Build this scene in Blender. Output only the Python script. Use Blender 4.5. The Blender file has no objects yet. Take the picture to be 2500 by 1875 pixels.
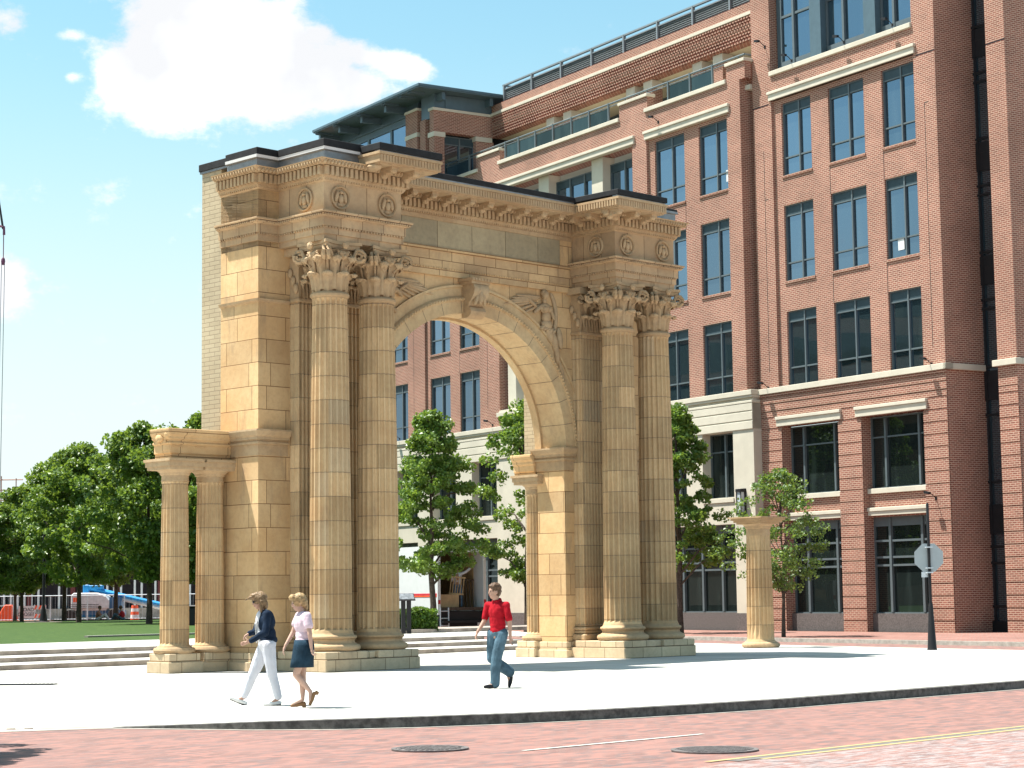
import bpy, math, random
from mathutils import Vector, Matrix
R_=random.Random(7)
rad=math.radians
sc=bpy.context.scene
# ---------------------------------------------------------------- camera (solved from the photograph's vanishing points)
F_PX=4902.8; PITCH=.1045614; ROLL=-.0130773; H=1.60
AA=.7962309; AB=.5621383          # headings of the arch front and of the office facade
def cam_axes():
    cp,sp,cr,sr=math.cos(PITCH),math.sin(PITCH),math.cos(ROLL),math.sin(ROLL)
    fw=Vector((0,cp,sp)); rt=Vector((1,0,0)); up=Vector((0,-sp,cp))
    return cr*rt+sr*up, -sr*rt+cr*up, fw
RT,UP,FW=cam_axes()
cd=bpy.data.cameras.new('camera'); cam=bpy.data.objects.new('camera',cd); sc.collection.objects.link(cam)
cam.matrix_world=Matrix(((RT.x,UP.x,-FW.x,0),(RT.y,UP.y,-FW.y,0),(RT.z,UP.z,-FW.z,H),(0,0,0,1)))
cd.sensor_width=36; cd.lens=36*F_PX/2500; cd.clip_end=6000; cd.clip_start=.1
sc.camera=cam
# ---------------------------------------------------------------- sun, sky, exposure
SUN_AZ=rad(-12); SUN_EL=rad(66)                    # direction the light travels, and its height
sd=Vector((math.cos(SUN_EL)*math.cos(SUN_AZ), math.cos(SUN_EL)*math.sin(SUN_AZ), -math.sin(SUN_EL)))
sl=bpy.data.lights.new('sun','SUN'); sl.energy=5.0; sl.angle=rad(.53); sl.color=(1,.965,.90)
so=bpy.data.objects.new('sun',sl); sc.collection.objects.link(so)
so.rotation_euler=sd.to_track_quat('-Z','Y').to_euler(); so.location=(0,0,60)
sc.view_settings.view_transform='Standard'; sc.view_settings.look='None'; sc.view_settings.gamma=1
sc.view_settings.use_curve_mapping=False; sc.view_settings.exposure=1.30
world=bpy.data.worlds.new('World'); sc.world=world; world.use_nodes=True
def build_world():
    nt=world.node_tree; N=nt.nodes; L=nt.links; N.clear()
    out=N.new('ShaderNodeOutputWorld'); bg=N.new('ShaderNodeBackground'); bg.inputs['Strength'].default_value=.07
    sky=N.new('ShaderNodeTexSky'); sky.sky_type='NISHITA'; sky.sun_disc=False; sky.sun_elevation=SUN_EL
    sky.sun_rotation=math.atan2(-sd.x,-sd.y); sky.air_density=1.15; sky.dust_density=1.6; sky.ozone_density=1.5
    hs=N.new('ShaderNodeMix'); hs.data_type='RGBA'; hs.blend_type='MULTIPLY'; hs.inputs[0].default_value=1; hs.inputs[7].default_value=(.96,1.27,1.12,1); L.new(sky.outputs[0],hs.inputs[6])
    tc=N.new('ShaderNodeTexCoord'); sp=N.new('ShaderNodeSeparateXYZ'); L.new(tc.outputs['Generated'],sp.inputs[0])
    def m(op,a,b=None,c=None):
        n=N.new('ShaderNodeMath'); n.operation=op
        for i,v in enumerate((a,b,c)):
            if v is None: continue
            if isinstance(v,(int,float)): n.inputs[i].default_value=v
            else: L.new(v,n.inputs[i])
        return n.outputs[0]
    az=m('ARCTAN2',sp.outputs[0],sp.outputs[1]); el=m('ARCSINE',sp.outputs[2])
    # cloud fields: azimuth, elevation (radians), radii
    def P(x,y,rx,ry):
        d=RT*(x-1250)+UP*(937.5-y)+FW*F_PX; d.normalize()
        return math.atan2(d.x,d.y),math.asin(d.z),rx/F_PX,ry/F_PX
    blobs=[P(430,30,130,120),P(450,-160,150,110),P(400,190,120,80),P(580,150,110,85),P(520,225,170,60),P(720,215,115,50),P(395,285,60,40),P(840,225,75,32),P(640,245,150,30),P(300,200,50,60),P(600,60,110,70),P(680,120,90,60),P(770,170,80,45),P(880,205,60,26),
           P(790,75,38,16),P(850,112,48,20),P(960,150,62,26),P(1030,178,52,24),P(900,140,50,18),P(10,45,62,36),P(172,85,30,12),P(175,190,20,14),P(330,160,20,60),P(20,690,62,62),P(-60,700,60,60),
           P(-250,600,200,120),P(1500,-260,300,90),P(2300,-500,500,160),P(-900,200,400,130),P(-2500,-200,600,250),P(-4200,100,700,260),P(4500,0,900,250)]
    acc=None
    for a,e,ra,re in blobs:
        dx=m('DIVIDE',m('SUBTRACT',az,a),ra); dy=m('DIVIDE',m('SUBTRACT',el,e),re)
        g=m('EXPONENT',m('MULTIPLY',m('ADD',m('MULTIPLY',dx,dx),m('MULTIPLY',dy,dy)),-.7))
        acc=g if acc is None else m('ADD',acc,g)
    nz=N.new('ShaderNodeTexNoise'); nz.inputs['Scale'].default_value=34; nz.inputs['Detail'].default_value=11; nz.inputs['Roughness'].default_value=.66
    mp=N.new('ShaderNodeMapping'); mp.inputs['Scale'].default_value=(1,1,1.5); L.new(tc.outputs['Generated'],mp.inputs[0]); L.new(mp.outputs[0],nz.inputs['Vector'])
    v=m('ADD',acc,m('MULTIPLY',m('SUBTRACT',nz.outputs['Fac'],.5),3.2))
    mr=N.new('ShaderNodeMapRange'); mr.interpolation_type='SMOOTHSTEP'; L.new(v,mr.inputs[0]); mr.inputs[1].default_value=.30; mr.inputs[2].default_value=1.25
    # soft grey undersides: density variation inside the cloud
    n2=N.new('ShaderNodeTexNoise'); n2.inputs['Scale'].default_value=16; n2.inputs['Detail'].default_value=4; L.new(tc.outputs['Generated'],n2.inputs['Vector'])
    cr=N.new('ShaderNodeMapRange'); L.new(n2.outputs['Fac'],cr.inputs[0]); cr.inputs[1].default_value=.36; cr.inputs[2].default_value=.58; cr.inputs[3].default_value=.87; cr.inputs[4].default_value=1.15
    cc=N.new('ShaderNodeMix'); cc.data_type='RGBA'; cc.blend_type='MULTIPLY'; cc.inputs[0].default_value=1; cc.inputs[6].default_value=(6.3,6.4,6.6,1); 
    cmb=N.new('ShaderNodeCombineColor'); [L.new(cr.outputs[0],cmb.inputs[i]) for i in range(3)]; L.new(cmb.outputs[0],cc.inputs[7])
    he=N.new('ShaderNodeMapRange'); L.new(el,he.inputs[0]); he.interpolation_type='SMOOTHSTEP'; he.inputs[1].default_value=.30; he.inputs[2].default_value=.03; he.inputs[3].default_value=0; he.inputs[4].default_value=.95
    hz=N.new('ShaderNodeMix'); hz.data_type='RGBA'; L.new(he.outputs[0],hz.inputs[0]); L.new(hs.outputs[2],hz.inputs[6]); hz.inputs[7].default_value=(5.4,5.9,6.0,1)
    mx=N.new('ShaderNodeMix'); mx.data_type='RGBA'; L.new(mr.outputs[0],mx.inputs[0]); L.new(hz.outputs[2],mx.inputs[6]); L.new(cc.outputs[2],mx.inputs[7])
    L.new(mx.outputs[2],bg.inputs[0]); L.new(bg.outputs[0],out.inputs[0])
build_world()
# ---------------------------------------------------------------- helpers
def ray(x,y):
    d=RT*(x-1250)+UP*(937.5-y)+FW*F_PX; return d/d.y
def gnd(x,y,z=0): d=ray(x,y); return Vector((0,0,H))+d*((z-H)/d.z)     # photo point -> ground position
def at(x,y,Y): return Vector((0,0,H))+ray(x,y)*Y
au=Vector((math.sin(AA),math.cos(AA),0)); av=Vector((-math.cos(AA),math.sin(AA),0))
bu=Vector((-math.sin(AB),math.cos(AB),0)); bv=Vector((math.cos(AB),math.sin(AB),0))
OA=Vector((-4.04843,43.22864,0)); OB=Vector((16.06073,73.89057,0))
def wA(u,v,z=0): return OA+au*u+av*v+Vector((0,0,z))
def wB(u,v,z=0): return OB+bu*u+bv*v+Vector((0,0,z))
RZA=math.pi/2-AA; RZB=AB-math.pi/2
def link(o,parent=None):
    sc.collection.objects.link(o)
    if parent is not None: o.parent=parent
    return o
def tag(o,label=None,cat=None,group=None,kind=None):
    if label: o['label']=label
    if cat: o['category']=cat
    if group: o['group']=group
    if kind: o['kind']=kind
    return o
def empty(name,loc=(0,0,0),rz=0,label=None,cat=None,group=None,parent=None):
    o=bpy.data.objects.new(name,None); o.location=loc; o.rotation_euler=(0,0,rz); o.empty_display_size=.3
    link(o,parent); return tag(o,label,cat,group)
class MB:
    def __init__(s): s.v=[]; s.f=[]; s.m=[]; s.cur=0
    def add(s,vs,fs):
        b=len(s.v); s.v+=[tuple(v) for v in vs]; s.f+=[tuple(b+i for i in f) for f in fs]; s.m+=[s.cur]*len(fs); return s
    def box(s,x0,x1,y0,y1,z0,z1):
        if x0>x1:x0,x1=x1,x0
        if y0>y1:y0,y1=y1,y0
        if z0>z1:z0,z1=z1,z0
        return s.add([(x0,y0,z0),(x1,y0,z0),(x1,y1,z0),(x0,y1,z0),(x0,y0,z1),(x1,y0,z1),(x1,y1,z1),(x0,y1,z1)],
            [(0,3,2,1),(4,5,6,7),(0,1,5,4),(1,2,6,5),(2,3,7,6),(3,0,4,7)])
    def cbox(s,c,size,M=None):
        x,y,z=[k/2 for k in size]; M=M or Matrix.Identity(3); c=Vector(c)
        vs=[c+M@Vector(p) for p in [(-x,-y,-z),(x,-y,-z),(x,y,-z),(-x,y,-z),(-x,-y,z),(x,-y,z),(x,y,z),(-x,y,z)]]
        return s.add(vs,[(0,3,2,1),(4,5,6,7),(0,1,5,4),(1,2,6,5),(2,3,7,6),(3,0,4,7)])
    def quad(s,a,b,c,d): return s.add([a,b,c,d],[(0,1,2,3)])
    def prism(s,poly,z0,z1):                      # horizontal outline (CCW) raised from z0 to z1
        n=len(poly); vs=[(x,y,z0) for x,y in poly]+[(x,y,z1) for x,y in poly]
        return s.add(vs,[tuple(range(n-1,-1,-1)),tuple(range(n,2*n))]+[(i,(i+1)%n,n+(i+1)%n,n+i) for i in range(n)])
    def prism_y(s,poly,y0,y1):                    # outline in (x,z) pushed along y
        n=len(poly); vs=[(x,y0,z) for x,z in poly]+[(x,y1,z) for x,z in poly]
        return s.add(vs,[tuple(range(n)),tuple(range(2*n-1,n-1,-1))]+[((i+1)%n,i,n+i,n+(i+1)%n) for i in range(n)])
    def lathe(s,prof,n=24,cx=0,cy=0,rf=None,cap=True):
        b=[];k=len(prof)
        for r,z in prof:
            for i in range(n):
                a=2*math.pi*i/n; q=r*(rf(a,z) if rf else 1); b.append((cx+q*math.cos(a),cy+q*math.sin(a),z))
        fs=[(j*n+i,j*n+(i+1)%n,(j+1)*n+(i+1)%n,(j+1)*n+i) for j in range(k-1) for i in range(n)]
        if cap: fs+=[tuple(range(n-1,-1,-1)),tuple((k-1)*n+i for i in range(n))]
        return s.add(b,fs)
    def tube(s,pts,rs,n=8,cap=True):
        pts=[Vector(p) for p in pts]
        if isinstance(rs,(int,float)): rs=[rs]*len(pts)
        b=[]
        for i,p in enumerate(pts):
            t=(pts[min(i+1,len(pts)-1)]-pts[max(i-1,0)])
            if t.length<1e-9: t=Vector((0,0,1))
            t.normalize(); ref=Vector((0,0,1)) if abs(t.z)<.9 else Vector((1,0,0))
            u=t.cross(ref).normalized(); w=u.cross(t)
            for k in range(n):
                a=2*math.pi*k/n; b.append(p+(u*math.cos(a)+w*math.sin(a))*rs[i])
        m=len(pts)
        fs=[(j*n+i,(j+1)*n+i,(j+1)*n+(i+1)%n,j*n+(i+1)%n) for j in range(m-1) for i in range(n)]
        if cap: fs+=[tuple(range(n)),tuple((m-1)*n+i for i in range(n-1,-1,-1))]
        return s.add(b,fs)
    def ball(s,c,r,nu=12,nv=8,M=None):
        if isinstance(r,(int,float)): r=(r,r,r)
        c=Vector(c); b=[];M=M or Matrix.Identity(3)
        for j in range(1,nv):
            t=math.pi*j/nv
            for i in range(nu):
                a=2*math.pi*i/nu; b.append(c+M@Vector((r[0]*math.sin(t)*math.cos(a),r[1]*math.sin(t)*math.sin(a),r[2]*math.cos(t))))
        b.append(c+M@Vector((0,0,r[2]))); b.append(c-M@Vector((0,0,r[2]))); T=len(b)-2
        fs=[(j*nu+i,(j+1)*nu+i,(j+1)*nu+(i+1)%nu,j*nu+(i+1)%nu) for j in range(nv-2) for i in range(nu)]
        fs+=[(T,i,(i+1)%nu) for i in range(nu)]+[(T+1,(nv-2)*nu+(i+1)%nu,(nv-2)*nu+i) for i in range(nu)]
        return s.add(b,fs)
    def build(s,name,mat,parent=None,smooth=False,loc=None,bevel=0):
        me=bpy.data.meshes.new(name); me.from_pydata(s.v,[],s.f)
        mats=mat if isinstance(mat,(list,tuple)) else [mat]
        for q in mats: me.materials.append(q)
        if len(mats)>1: me.polygons.foreach_set('material_index',s.m)
        if smooth:
            me.polygons.foreach_set('use_smooth',[True]*len(me.polygons))
            if smooth!='all':
                try: me.set_sharp_from_angle(angle=rad(smooth if not isinstance(smooth,bool) else 35))
                except Exception: pass
        me.update(); o=bpy.data.objects.new(name,me); link(o,parent)
        if loc is not None: o.location=loc
        if bevel:
            b=o.modifiers.new('bevel','BEVEL'); b.width=bevel; b.segments=1; b.limit_method='ANGLE'; b.angle_limit=rad(50)
        return o
def offset_path(P,o,closed=False):
    n=len(P); out=[]
    def nrm(a,b):
        dx,dy=b[0]-a[0],b[1]-a[1]; l=math.hypot(dx,dy); return (dy/l,-dx/l)
    for i in range(n):
        if closed or 0<i<n-1:
            a=nrm(P[i-1],P[i]); b=nrm(P[i],P[(i+1)%n]); d=1+a[0]*b[0]+a[1]*b[1]
            out.append((P[i][0]+o*(a[0]+b[0])/d,P[i][1]+o*(a[1]+b[1])/d))
        else:
            a=nrm(P[0],P[1]) if i==0 else nrm(P[-2],P[-1]); out.append((P[i][0]+o*a[0],P[i][1]+o*a[1]))
    return out
def sweep(mb,path,prof,closed=False,back=.3):     # moulding: prof = [(projection,z)...] bottom to top, along a plan path
    pr=[(-back,prof[0][1])]+list(prof)+[(-back,prof[-1][1])]
    rows=[offset_path(path,o,closed) for o,z in pr]; n=len(path); k=len(pr)
    vs=[(rows[j][i][0],rows[j][i][1],pr[j][1]) for j in range(k) for i in range(n)]
    fs=[]
    for j in range(k):
        j2=(j+1)%k
        for i in range(n if closed else n-1):
            i2=(i+1)%n; fs.append((j*n+i,j2*n+i,j2*n+i2,j*n+i2))
    if not closed: fs+=[tuple(j*n for j in range(k-1,-1,-1)),tuple(j*n+n-1 for j in range(k))]
    fs=[tuple(reversed(f)) for f in fs]
    return mb.add(vs,fs)
def along(path,pitch,o=0,margin=.03):             # evenly spaced stations along a path: (x,y,dirx,diry)
    q=offset_path(path,o); out=[]
    for i in range(len(q)-1):
        a,b=Vector(q[i]),Vector(q[i+1]); l=(b-a).length-2*margin
        if l<pitch*.6: continue
        n=max(1,round(l/pitch)); t=(b-a).normalized()
        for k in range(n):
            p=a+t*(margin+l*(k+.5)/n); out.append((p.x,p.y,t.x,t.y))
    return out
def dirM(dx,dy): return Matrix(((dx,-dy,0),(dy,dx,0),(0,0,1)))
def copy_tree(o,parent=None):
    c=o.copy(); link(c)
    if parent is not None: c.parent=parent
    for ch in list(o.children): copy_tree(ch,c)
    return c
# ---------------------------------------------------------------- materials
def newmat(name):
    m=bpy.data.materials.new(name); m.use_nodes=True; nt=m.node_tree; nt.nodes.clear()
    o=nt.nodes.new('ShaderNodeOutputMaterial'); b=nt.nodes.new('ShaderNodeBsdfPrincipled'); nt.links.new(b.outputs[0],o.inputs[0])
    b.inputs['Specular IOR Level'].default_value=.3
    return m,nt,b
class NT:
    def __init__(s,nt): s.nt=nt
    def n(s,t,**k):
        n=s.nt.nodes.new(t)
        for a,b in k.items(): setattr(n,a,b)
        return n
    def set(s,sock,v):
        if v is None: return
        if isinstance(v,bpy.types.NodeSocket): s.nt.links.new(v,sock)
        elif isinstance(v,tuple) and len(v)==3 and sock.type=='RGBA': sock.default_value=(*v,1)
        else: sock.default_value=v
    def math(s,op,a,b=None,c=None):
        n=s.n('ShaderNodeMath',operation=op)
        for i,v in enumerate((a,b,c)): s.set(n.inputs[i],v) if v is not None else None
        return n.outputs[0]
    def noise(s,vec,scale,detail=4,rough=.55,out='Fac'):
        n=s.n('ShaderNodeTexNoise'); s.set(n.inputs['Vector'],vec); n.inputs['Scale'].default_value=scale; n.inputs['Detail'].default_value=detail; n.inputs['Roughness'].default_value=rough
        return n.outputs[out]
    def ramp(s,v,a,b,lo=0,hi=1,smooth=True):
        n=s.n('ShaderNodeMapRange'); s.set(n.inputs[0],v); n.inputs[1].default_value=a; n.inputs[2].default_value=b; n.inputs[3].default_value=lo; n.inputs[4].default_value=hi
        if smooth: n.interpolation_type='SMOOTHSTEP'
        return n.outputs[0]
    def mix(s,f,a,b,blend='MIX'):
        n=s.n('ShaderNodeMix',data_type='RGBA',blend_type=blend); s.set(n.inputs[0],f); s.set(n.inputs[6],a); s.set(n.inputs[7],b); return n.outputs[2]
    def val(s,f):
        n=s.n('ShaderNodeCombineColor'); [s.set(n.inputs[i],f) for i in range(3)]; return n.outputs[0]
    def obj(s): return s.n('ShaderNodeTexCoord').outputs['Object']
    def xyz(s,v): n=s.n('ShaderNodeSeparateXYZ'); s.set(n.inputs[0],v); return n.outputs
    def comb(s,x,y,z):
        n=s.n('ShaderNodeCombineXYZ'); [s.set(n.inputs[i],q) for i,q in enumerate((x,y,z))]; return n.outputs[0]
    def bump(s,h,strength,dist,b):
        n=s.n('ShaderNodeBump'); s.set(n.inputs['Height'],h); n.inputs['Strength'].default_value=strength; n.inputs['Distance'].default_value=dist
        s.nt.links.new(n.outputs[0],b.inputs['Normal'])
def plain(name,col,rough=.6,metal=0,var=.12,scale=3,spec=.3,bump=0):
    m,nt,b=newmat(name); T=NT(nt); v=T.obj(); n=T.noise(v,scale,5,.6)
    f=T.ramp(n,.3,.7,1-var,1+var); T.set(b.inputs['Base Color'],T.mix(1.0,tuple(col),T.val(f),'MULTIPLY'))
    b.inputs['Roughness'].default_value=rough; b.inputs['Metallic'].default_value=metal; b.inputs['Specular IOR Level'].default_value=spec
    if bump: T.bump(T.noise(v,scale*8,4),bump,.02,b)
    return m
def sandstone(name,joint='ashlar',base=(.525,.342,.175),dark=(.385,.243,.128),light=(.605,.43,.24),course=.525,bw=.95,seedz=0.0):
    m,nt,b=newmat(name); T=NT(nt); v=T.obj(); x,y,z=T.xyz(v)
    rnd=T.n('ShaderNodeObjectInfo').outputs['Random']
    hx=T.math('ADD',x,y)
    big=T.noise(v,.8,5,.6); fine=T.noise(v,9,6,.65)
    col=T.mix(T.ramp(big,.32,.68),tuple(base),tuple(light))
    col=T.mix(T.ramp(fine,.38,.75,0,.35),col,tuple(dark))
    h=fine
    if joint=='ashlar':
        br=T.n('ShaderNodeTexBrick'); T.set(br.inputs['Vector'],T.comb(T.math('ADD',hx,.13),T.math('ADD',z,seedz),0.0))
        br.offset=.43; br.squash=1.35; br.squash_frequency=3
        for k,q in (('Scale',1),('Mortar Size',.009),('Mortar Smooth',.3),('Bias',0),('Brick Width',bw),('Row Height',course)): br.inputs[k].default_value=q
        br.inputs['Color1'].default_value=(.86,.85,.84,1); br.inputs['Color2'].default_value=(1.16,1.13,1.08,1); br.inputs['Mortar'].default_value=(.34,.28,.24,1)
        col=T.mix(1.0,col,br.outputs['Color'],'MULTIPLY'); h=T.math('SUBTRACT',fine,T.math('MULTIPLY',br.outputs['Fac'],2.0))
    elif joint=='drum':
        row=T.math('FLOOR',T.math('DIVIDE',T.math('ADD',z,rnd),course)); fr=T.math('FRACT',T.math('DIVIDE',T.math('ADD',z,rnd),course))
        ang=T.math('ROUND',T.math('MULTIPLY',T.math('ARCTAN2',y,x),.63662))       # four quarter-drum stones per course
        wn=T.n('ShaderNodeTexWhiteNoise',noise_dimensions='3D'); T.set(wn.inputs['Vector'],T.comb(row,ang,T.math('MULTIPLY',rnd,31.0)))
        tone=T.ramp(wn.outputs['Value'],0,1,.80,1.16,False); col=T.mix(1.0,col,T.val(tone),'MULTIPLY')
        gr=T.math('GREATER_THAN',T.math('FRACT',T.math('MULTIPLY',wn.outputs['Value'],7.3)),.95); col=T.mix(T.math('MULTIPLY',gr,.25),col,(.42,.38,.30))
        ln=T.math('LESS_THAN',T.math('MINIMUM',fr,T.math('SUBTRACT',1.0,fr)),.016); col=T.mix(T.math('MULTIPLY',ln,.7),col,(.14,.10,.07))
        h=T.math('SUBTRACT',fine,ln)
    # soot and rain streaks with a shape of their own
    st=T.noise(T.comb(T.math('MULTIPLY',x,2.2),T.math('MULTIPLY',y,2.2),T.math('MULTIPLY',z,.55)),1.0,6,.68)
    col=T.mix(T.ramp(st,.54,.76,0,.45),col,(.20,.15,.11))
    T.set(b.inputs['Base Color'],col); b.inputs['Roughness'].default_value=.85; b.inputs['Specular IOR Level'].default_value=.15
    T.bump(h,.35,.02,b); return m
def brickmat(name,c1,c2,mortar,bw,bh,ms=.011,var=.18,patch=.5,bump=.4,rough=.85,flat=False):
    m,nt,b=newmat(name); T=NT(nt); v=T.obj(); x,y,z=T.xyz(v)
    vec=T.comb(x,y,0.0) if flat else T.comb(T.math('ADD',x,y),z,0.0)
    br=T.n('ShaderNodeTexBrick'); T.set(br.inputs['Vector'],vec)
    for k,q in (('Scale',1),('Mortar Size',ms),('Mortar Smooth',.2),('Bias',-.1),('Brick Width',bw),('Row Height',bh)): br.inputs[k].default_value=q
    br.inputs['Color1'].default_value=(*c1,1); br.inputs['Color2'].default_value=(*c2,1); br.inputs['Mortar'].default_value=(*mortar,1)
    n=T.ramp(T.noise(v,patch,6,.62),.3,.7,1-var,1+var); T.set(b.inputs['Base Color'],T.mix(1.0,br.outputs['Color'],T.val(n),'MULTIPLY'))
    b.inputs['Roughness'].default_value=rough; b.inputs['Specular IOR Level'].default_value=.2
    T.bump(T.math('MULTIPLY',br.outputs['Fac'],-1.0),bump,.01,b); return m
def glassmat(name,tint=(.50,.67,.90),base=(.018,.03,.033),fac=.36):
    m=bpy.data.materials.new(name); m.use_nodes=True; nt=m.node_tree; nt.nodes.clear(); T=NT(nt)
    o=T.n('ShaderNodeOutputMaterial'); g=T.n('ShaderNodeBsdfGlossy'); d=T.n('ShaderNodeBsdfDiffuse'); mx=T.n('ShaderNodeMixShader')
    g.inputs['Roughness'].default_value=.015; g.inputs['Color'].default_value=(*tint,1)
    v=T.obj(); rnd=T.n('ShaderNodeObjectInfo').outputs['Random']; x,y,z=T.xyz(v)
    # blinds and ceilings behind the glass
    q=T.noise(T.comb(T.math('ADD',T.math('MULTIPLY',x,1.6),T.math('MULTIPLY',rnd,40.0)),y,T.math('MULTIPLY',z,.35)),1.0,2,.5)
    T.set(d.inputs['Color'],T.mix(T.ramp(q,.5,.75,0,.35),base,(.05,.07,.065)))
    lw=T.n('ShaderNodeLayerWeight'); lw.inputs[0].default_value=.35
    T.set(mx.inputs[0],T.math('ADD',T.math('MULTIPLY',lw.outputs['Fresnel'],.5),T.math('ADD',fac-.14,T.math('MULTIPLY',rnd,.14)))); nt.links.new(d.outputs[0],mx.inputs[1]); nt.links.new(g.outputs[0],mx.inputs[2])
    bp=T.n('ShaderNodeBump'); bp.inputs['Strength'].default_value=.16; bp.inputs['Distance'].default_value=.05
    T.set(bp.inputs['Height'],T.noise(T.comb(T.math('ADD',x,T.math('MULTIPLY',rnd,53.0)),y,z),.55,0)); nt.links.new(bp.outputs[0],g.inputs['Normal'])
    nt.links.new(mx.outputs[0],o.inputs[0]); return m
M={}
M['stone']=sandstone('sandstone_ashlar')
M['drum']=sandstone('sandstone_drum','drum',base=(.49,.325,.175),dark=(.355,.23,.125),light=(.58,.42,.24),course=.53)
M['carved']=sandstone('sandstone_carved','none',base=(.415,.278,.155),dark=(.20,.14,.09),light=(.49,.355,.215))
M['entstone']=sandstone('sandstone_entablature',base=(.41,.28,.165),dark=(.26,.185,.12),light=(.49,.355,.22),course=.9,bw=.62,seedz=-.1)
M['plinthstone']=sandstone('sandstone_plinth',base=(.52,.40,.26),dark=(.36,.28,.19),light=(.62,.50,.34),course=.262,bw=.52)
M['slate']=sandstone('frieze_slab',base=(.30,.25,.165),dark=(.17,.15,.11),light=(.38,.32,.21),course=3.0,bw=.85,seedz=.9)
M['creambrick']=brickmat('cream_brick',(.40,.33,.22),(.36,.29,.19),(.25,.20,.13),.40,.10,.010,.10,.8)
M['redbrick']=brickmat('red_brick',(.265,.104,.073),(.170,.066,.048),(.46,.325,.245),.235,.077,.0135,.14,.35)
M['limestone']=plain('limestone',(.52,.475,.385),.8,var=.06,scale=1.2,bump=.1)
M['granite']=plain('granite',(.115,.10,.095),.55,var=.3,scale=22)
M['header']=plain('window_header',(.035,.058,.07),.5,.1,.1)
M['louvre']=plain('louvre_grey',(.20,.225,.24),.5,.2,.05)
M['frame']=plain('window_frame',(.115,.14,.15),.45,.2,.05)
M['bluemetal']=plain('blue_grey_metal',(.095,.14,.165),.4,.3,.06)
M['glass']=glassmat('window_glass'); M['glass2']=glassmat('shop_glass',(.35,.42,.42),(.012,.017,.016),.2)
M['dark']=plain('dark_paint',(.012,.012,.014),.5); M['membrane']=plain('roof_membrane',(.014,.014,.015),.75,var=.3,scale=6)
M['flashing']=plain('zinc_flashing',(.24,.25,.26),.4,.55,.15,5)
M['white']=plain('white_paint',(.62,.62,.61),.5,var=.03)
M['cover']=plain('iron_cover',(.15,.135,.13),.6,.3,.3,14)
M['steel']=plain('galvanised_steel',(.55,.60,.64),.45,.4,.08)
M['kerb']=plain('kerb_granite',(.105,.10,.092),.8,var=.45,scale=9,bump=.6)
M['kerblight']=plain('kerb_light',(.33,.31,.27),.85,var=.2,scale=6)
M['step']=plain('step_stone',(.30,.255,.22),.85,var=.35,scale=1.6)
M['bark']=plain('bark',(.075,.055,.042),.9,var=.35,scale=12,bump=.5)
M['soffit']=plain('soffit',(.55,.48,.34),.8,var=.04)
M['wood']=plain('pale_wood',(.42,.30,.16),.8,var=.2,scale=4); M['orange']=plain('safety_orange',(.80,.10,.03),.5); M['blue']=plain('lift_blue',(.03,.28,.62),.4)
M['liftgrey']=plain('lift_grey',(.55,.56,.57),.45); M['tyre']=plain('rubber',(.03,.028,.026),.8)
M['white_street']=plain('road_paint',(.45,.44,.40),.7,var=.2,scale=8); M['yellow']=plain('yellow_paint',(.36,.27,.13),.7,var=.15,scale=8)
# ================================================================ THE SETTING
def struct(name,mb,mat,parent=None,label=None):
    o=mb.build(name,mat,parent); tag(o,kind='structure',label=label); return o
def groundmat(name,cols,scale,rough=.85,joint=None):
    m,nt,b=newmat(name); T=NT(nt); v=T.obj(); c=cols[0]
    for i,k in enumerate(cols[1:]): c=T.mix(T.ramp(T.noise(v,scale*(1+i*2.7),6,.65),.42,.62),tuple(c) if isinstance(c,tuple) else c,tuple(k))
    if joint:
        x,y,z=T.xyz(v); br=T.n('ShaderNodeTexBrick'); T.set(br.inputs['Vector'],T.comb(x,y,0.0))
        for k,q in (('Scale',1),('Mortar Size',joint[2]),('Mortar Smooth',.3),('Bias',0),('Brick Width',joint[0]),('Row Height',joint[1])): br.inputs[k].default_value=q
        br.offset=0.0; br.inputs['Color1'].default_value=(1,1,1,1); br.inputs['Color2'].default_value=(.93,.93,.92,1); br.inputs['Mortar'].default_value=(.42,.4,.37,1)
        c=T.mix(1.0,c,br.outputs['Color'],'MULTIPLY')
    T.set(b.inputs['Base Color'],c); b.inputs['Roughness'].default_value=rough; b.inputs['Specular IOR Level'].default_value=.2
    T.bump(T.noise(v,scale*30,3),.15,.01,b); return m
M['plaza']=groundmat('plaza_concrete',[(.49,.475,.435),(.36,.345,.315),(.51,.495,.46)],.12,.8,(3.1,3.1,.016))
M['grass']=groundmat('lawn_grass',[(.036,.070,.012),(.060,.098,.020),(.022,.050,.009)],2.3,.95)
M['earth']=groundmat('ground_far',[(.36,.34,.30),(.28,.27,.25)],.1)
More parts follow.
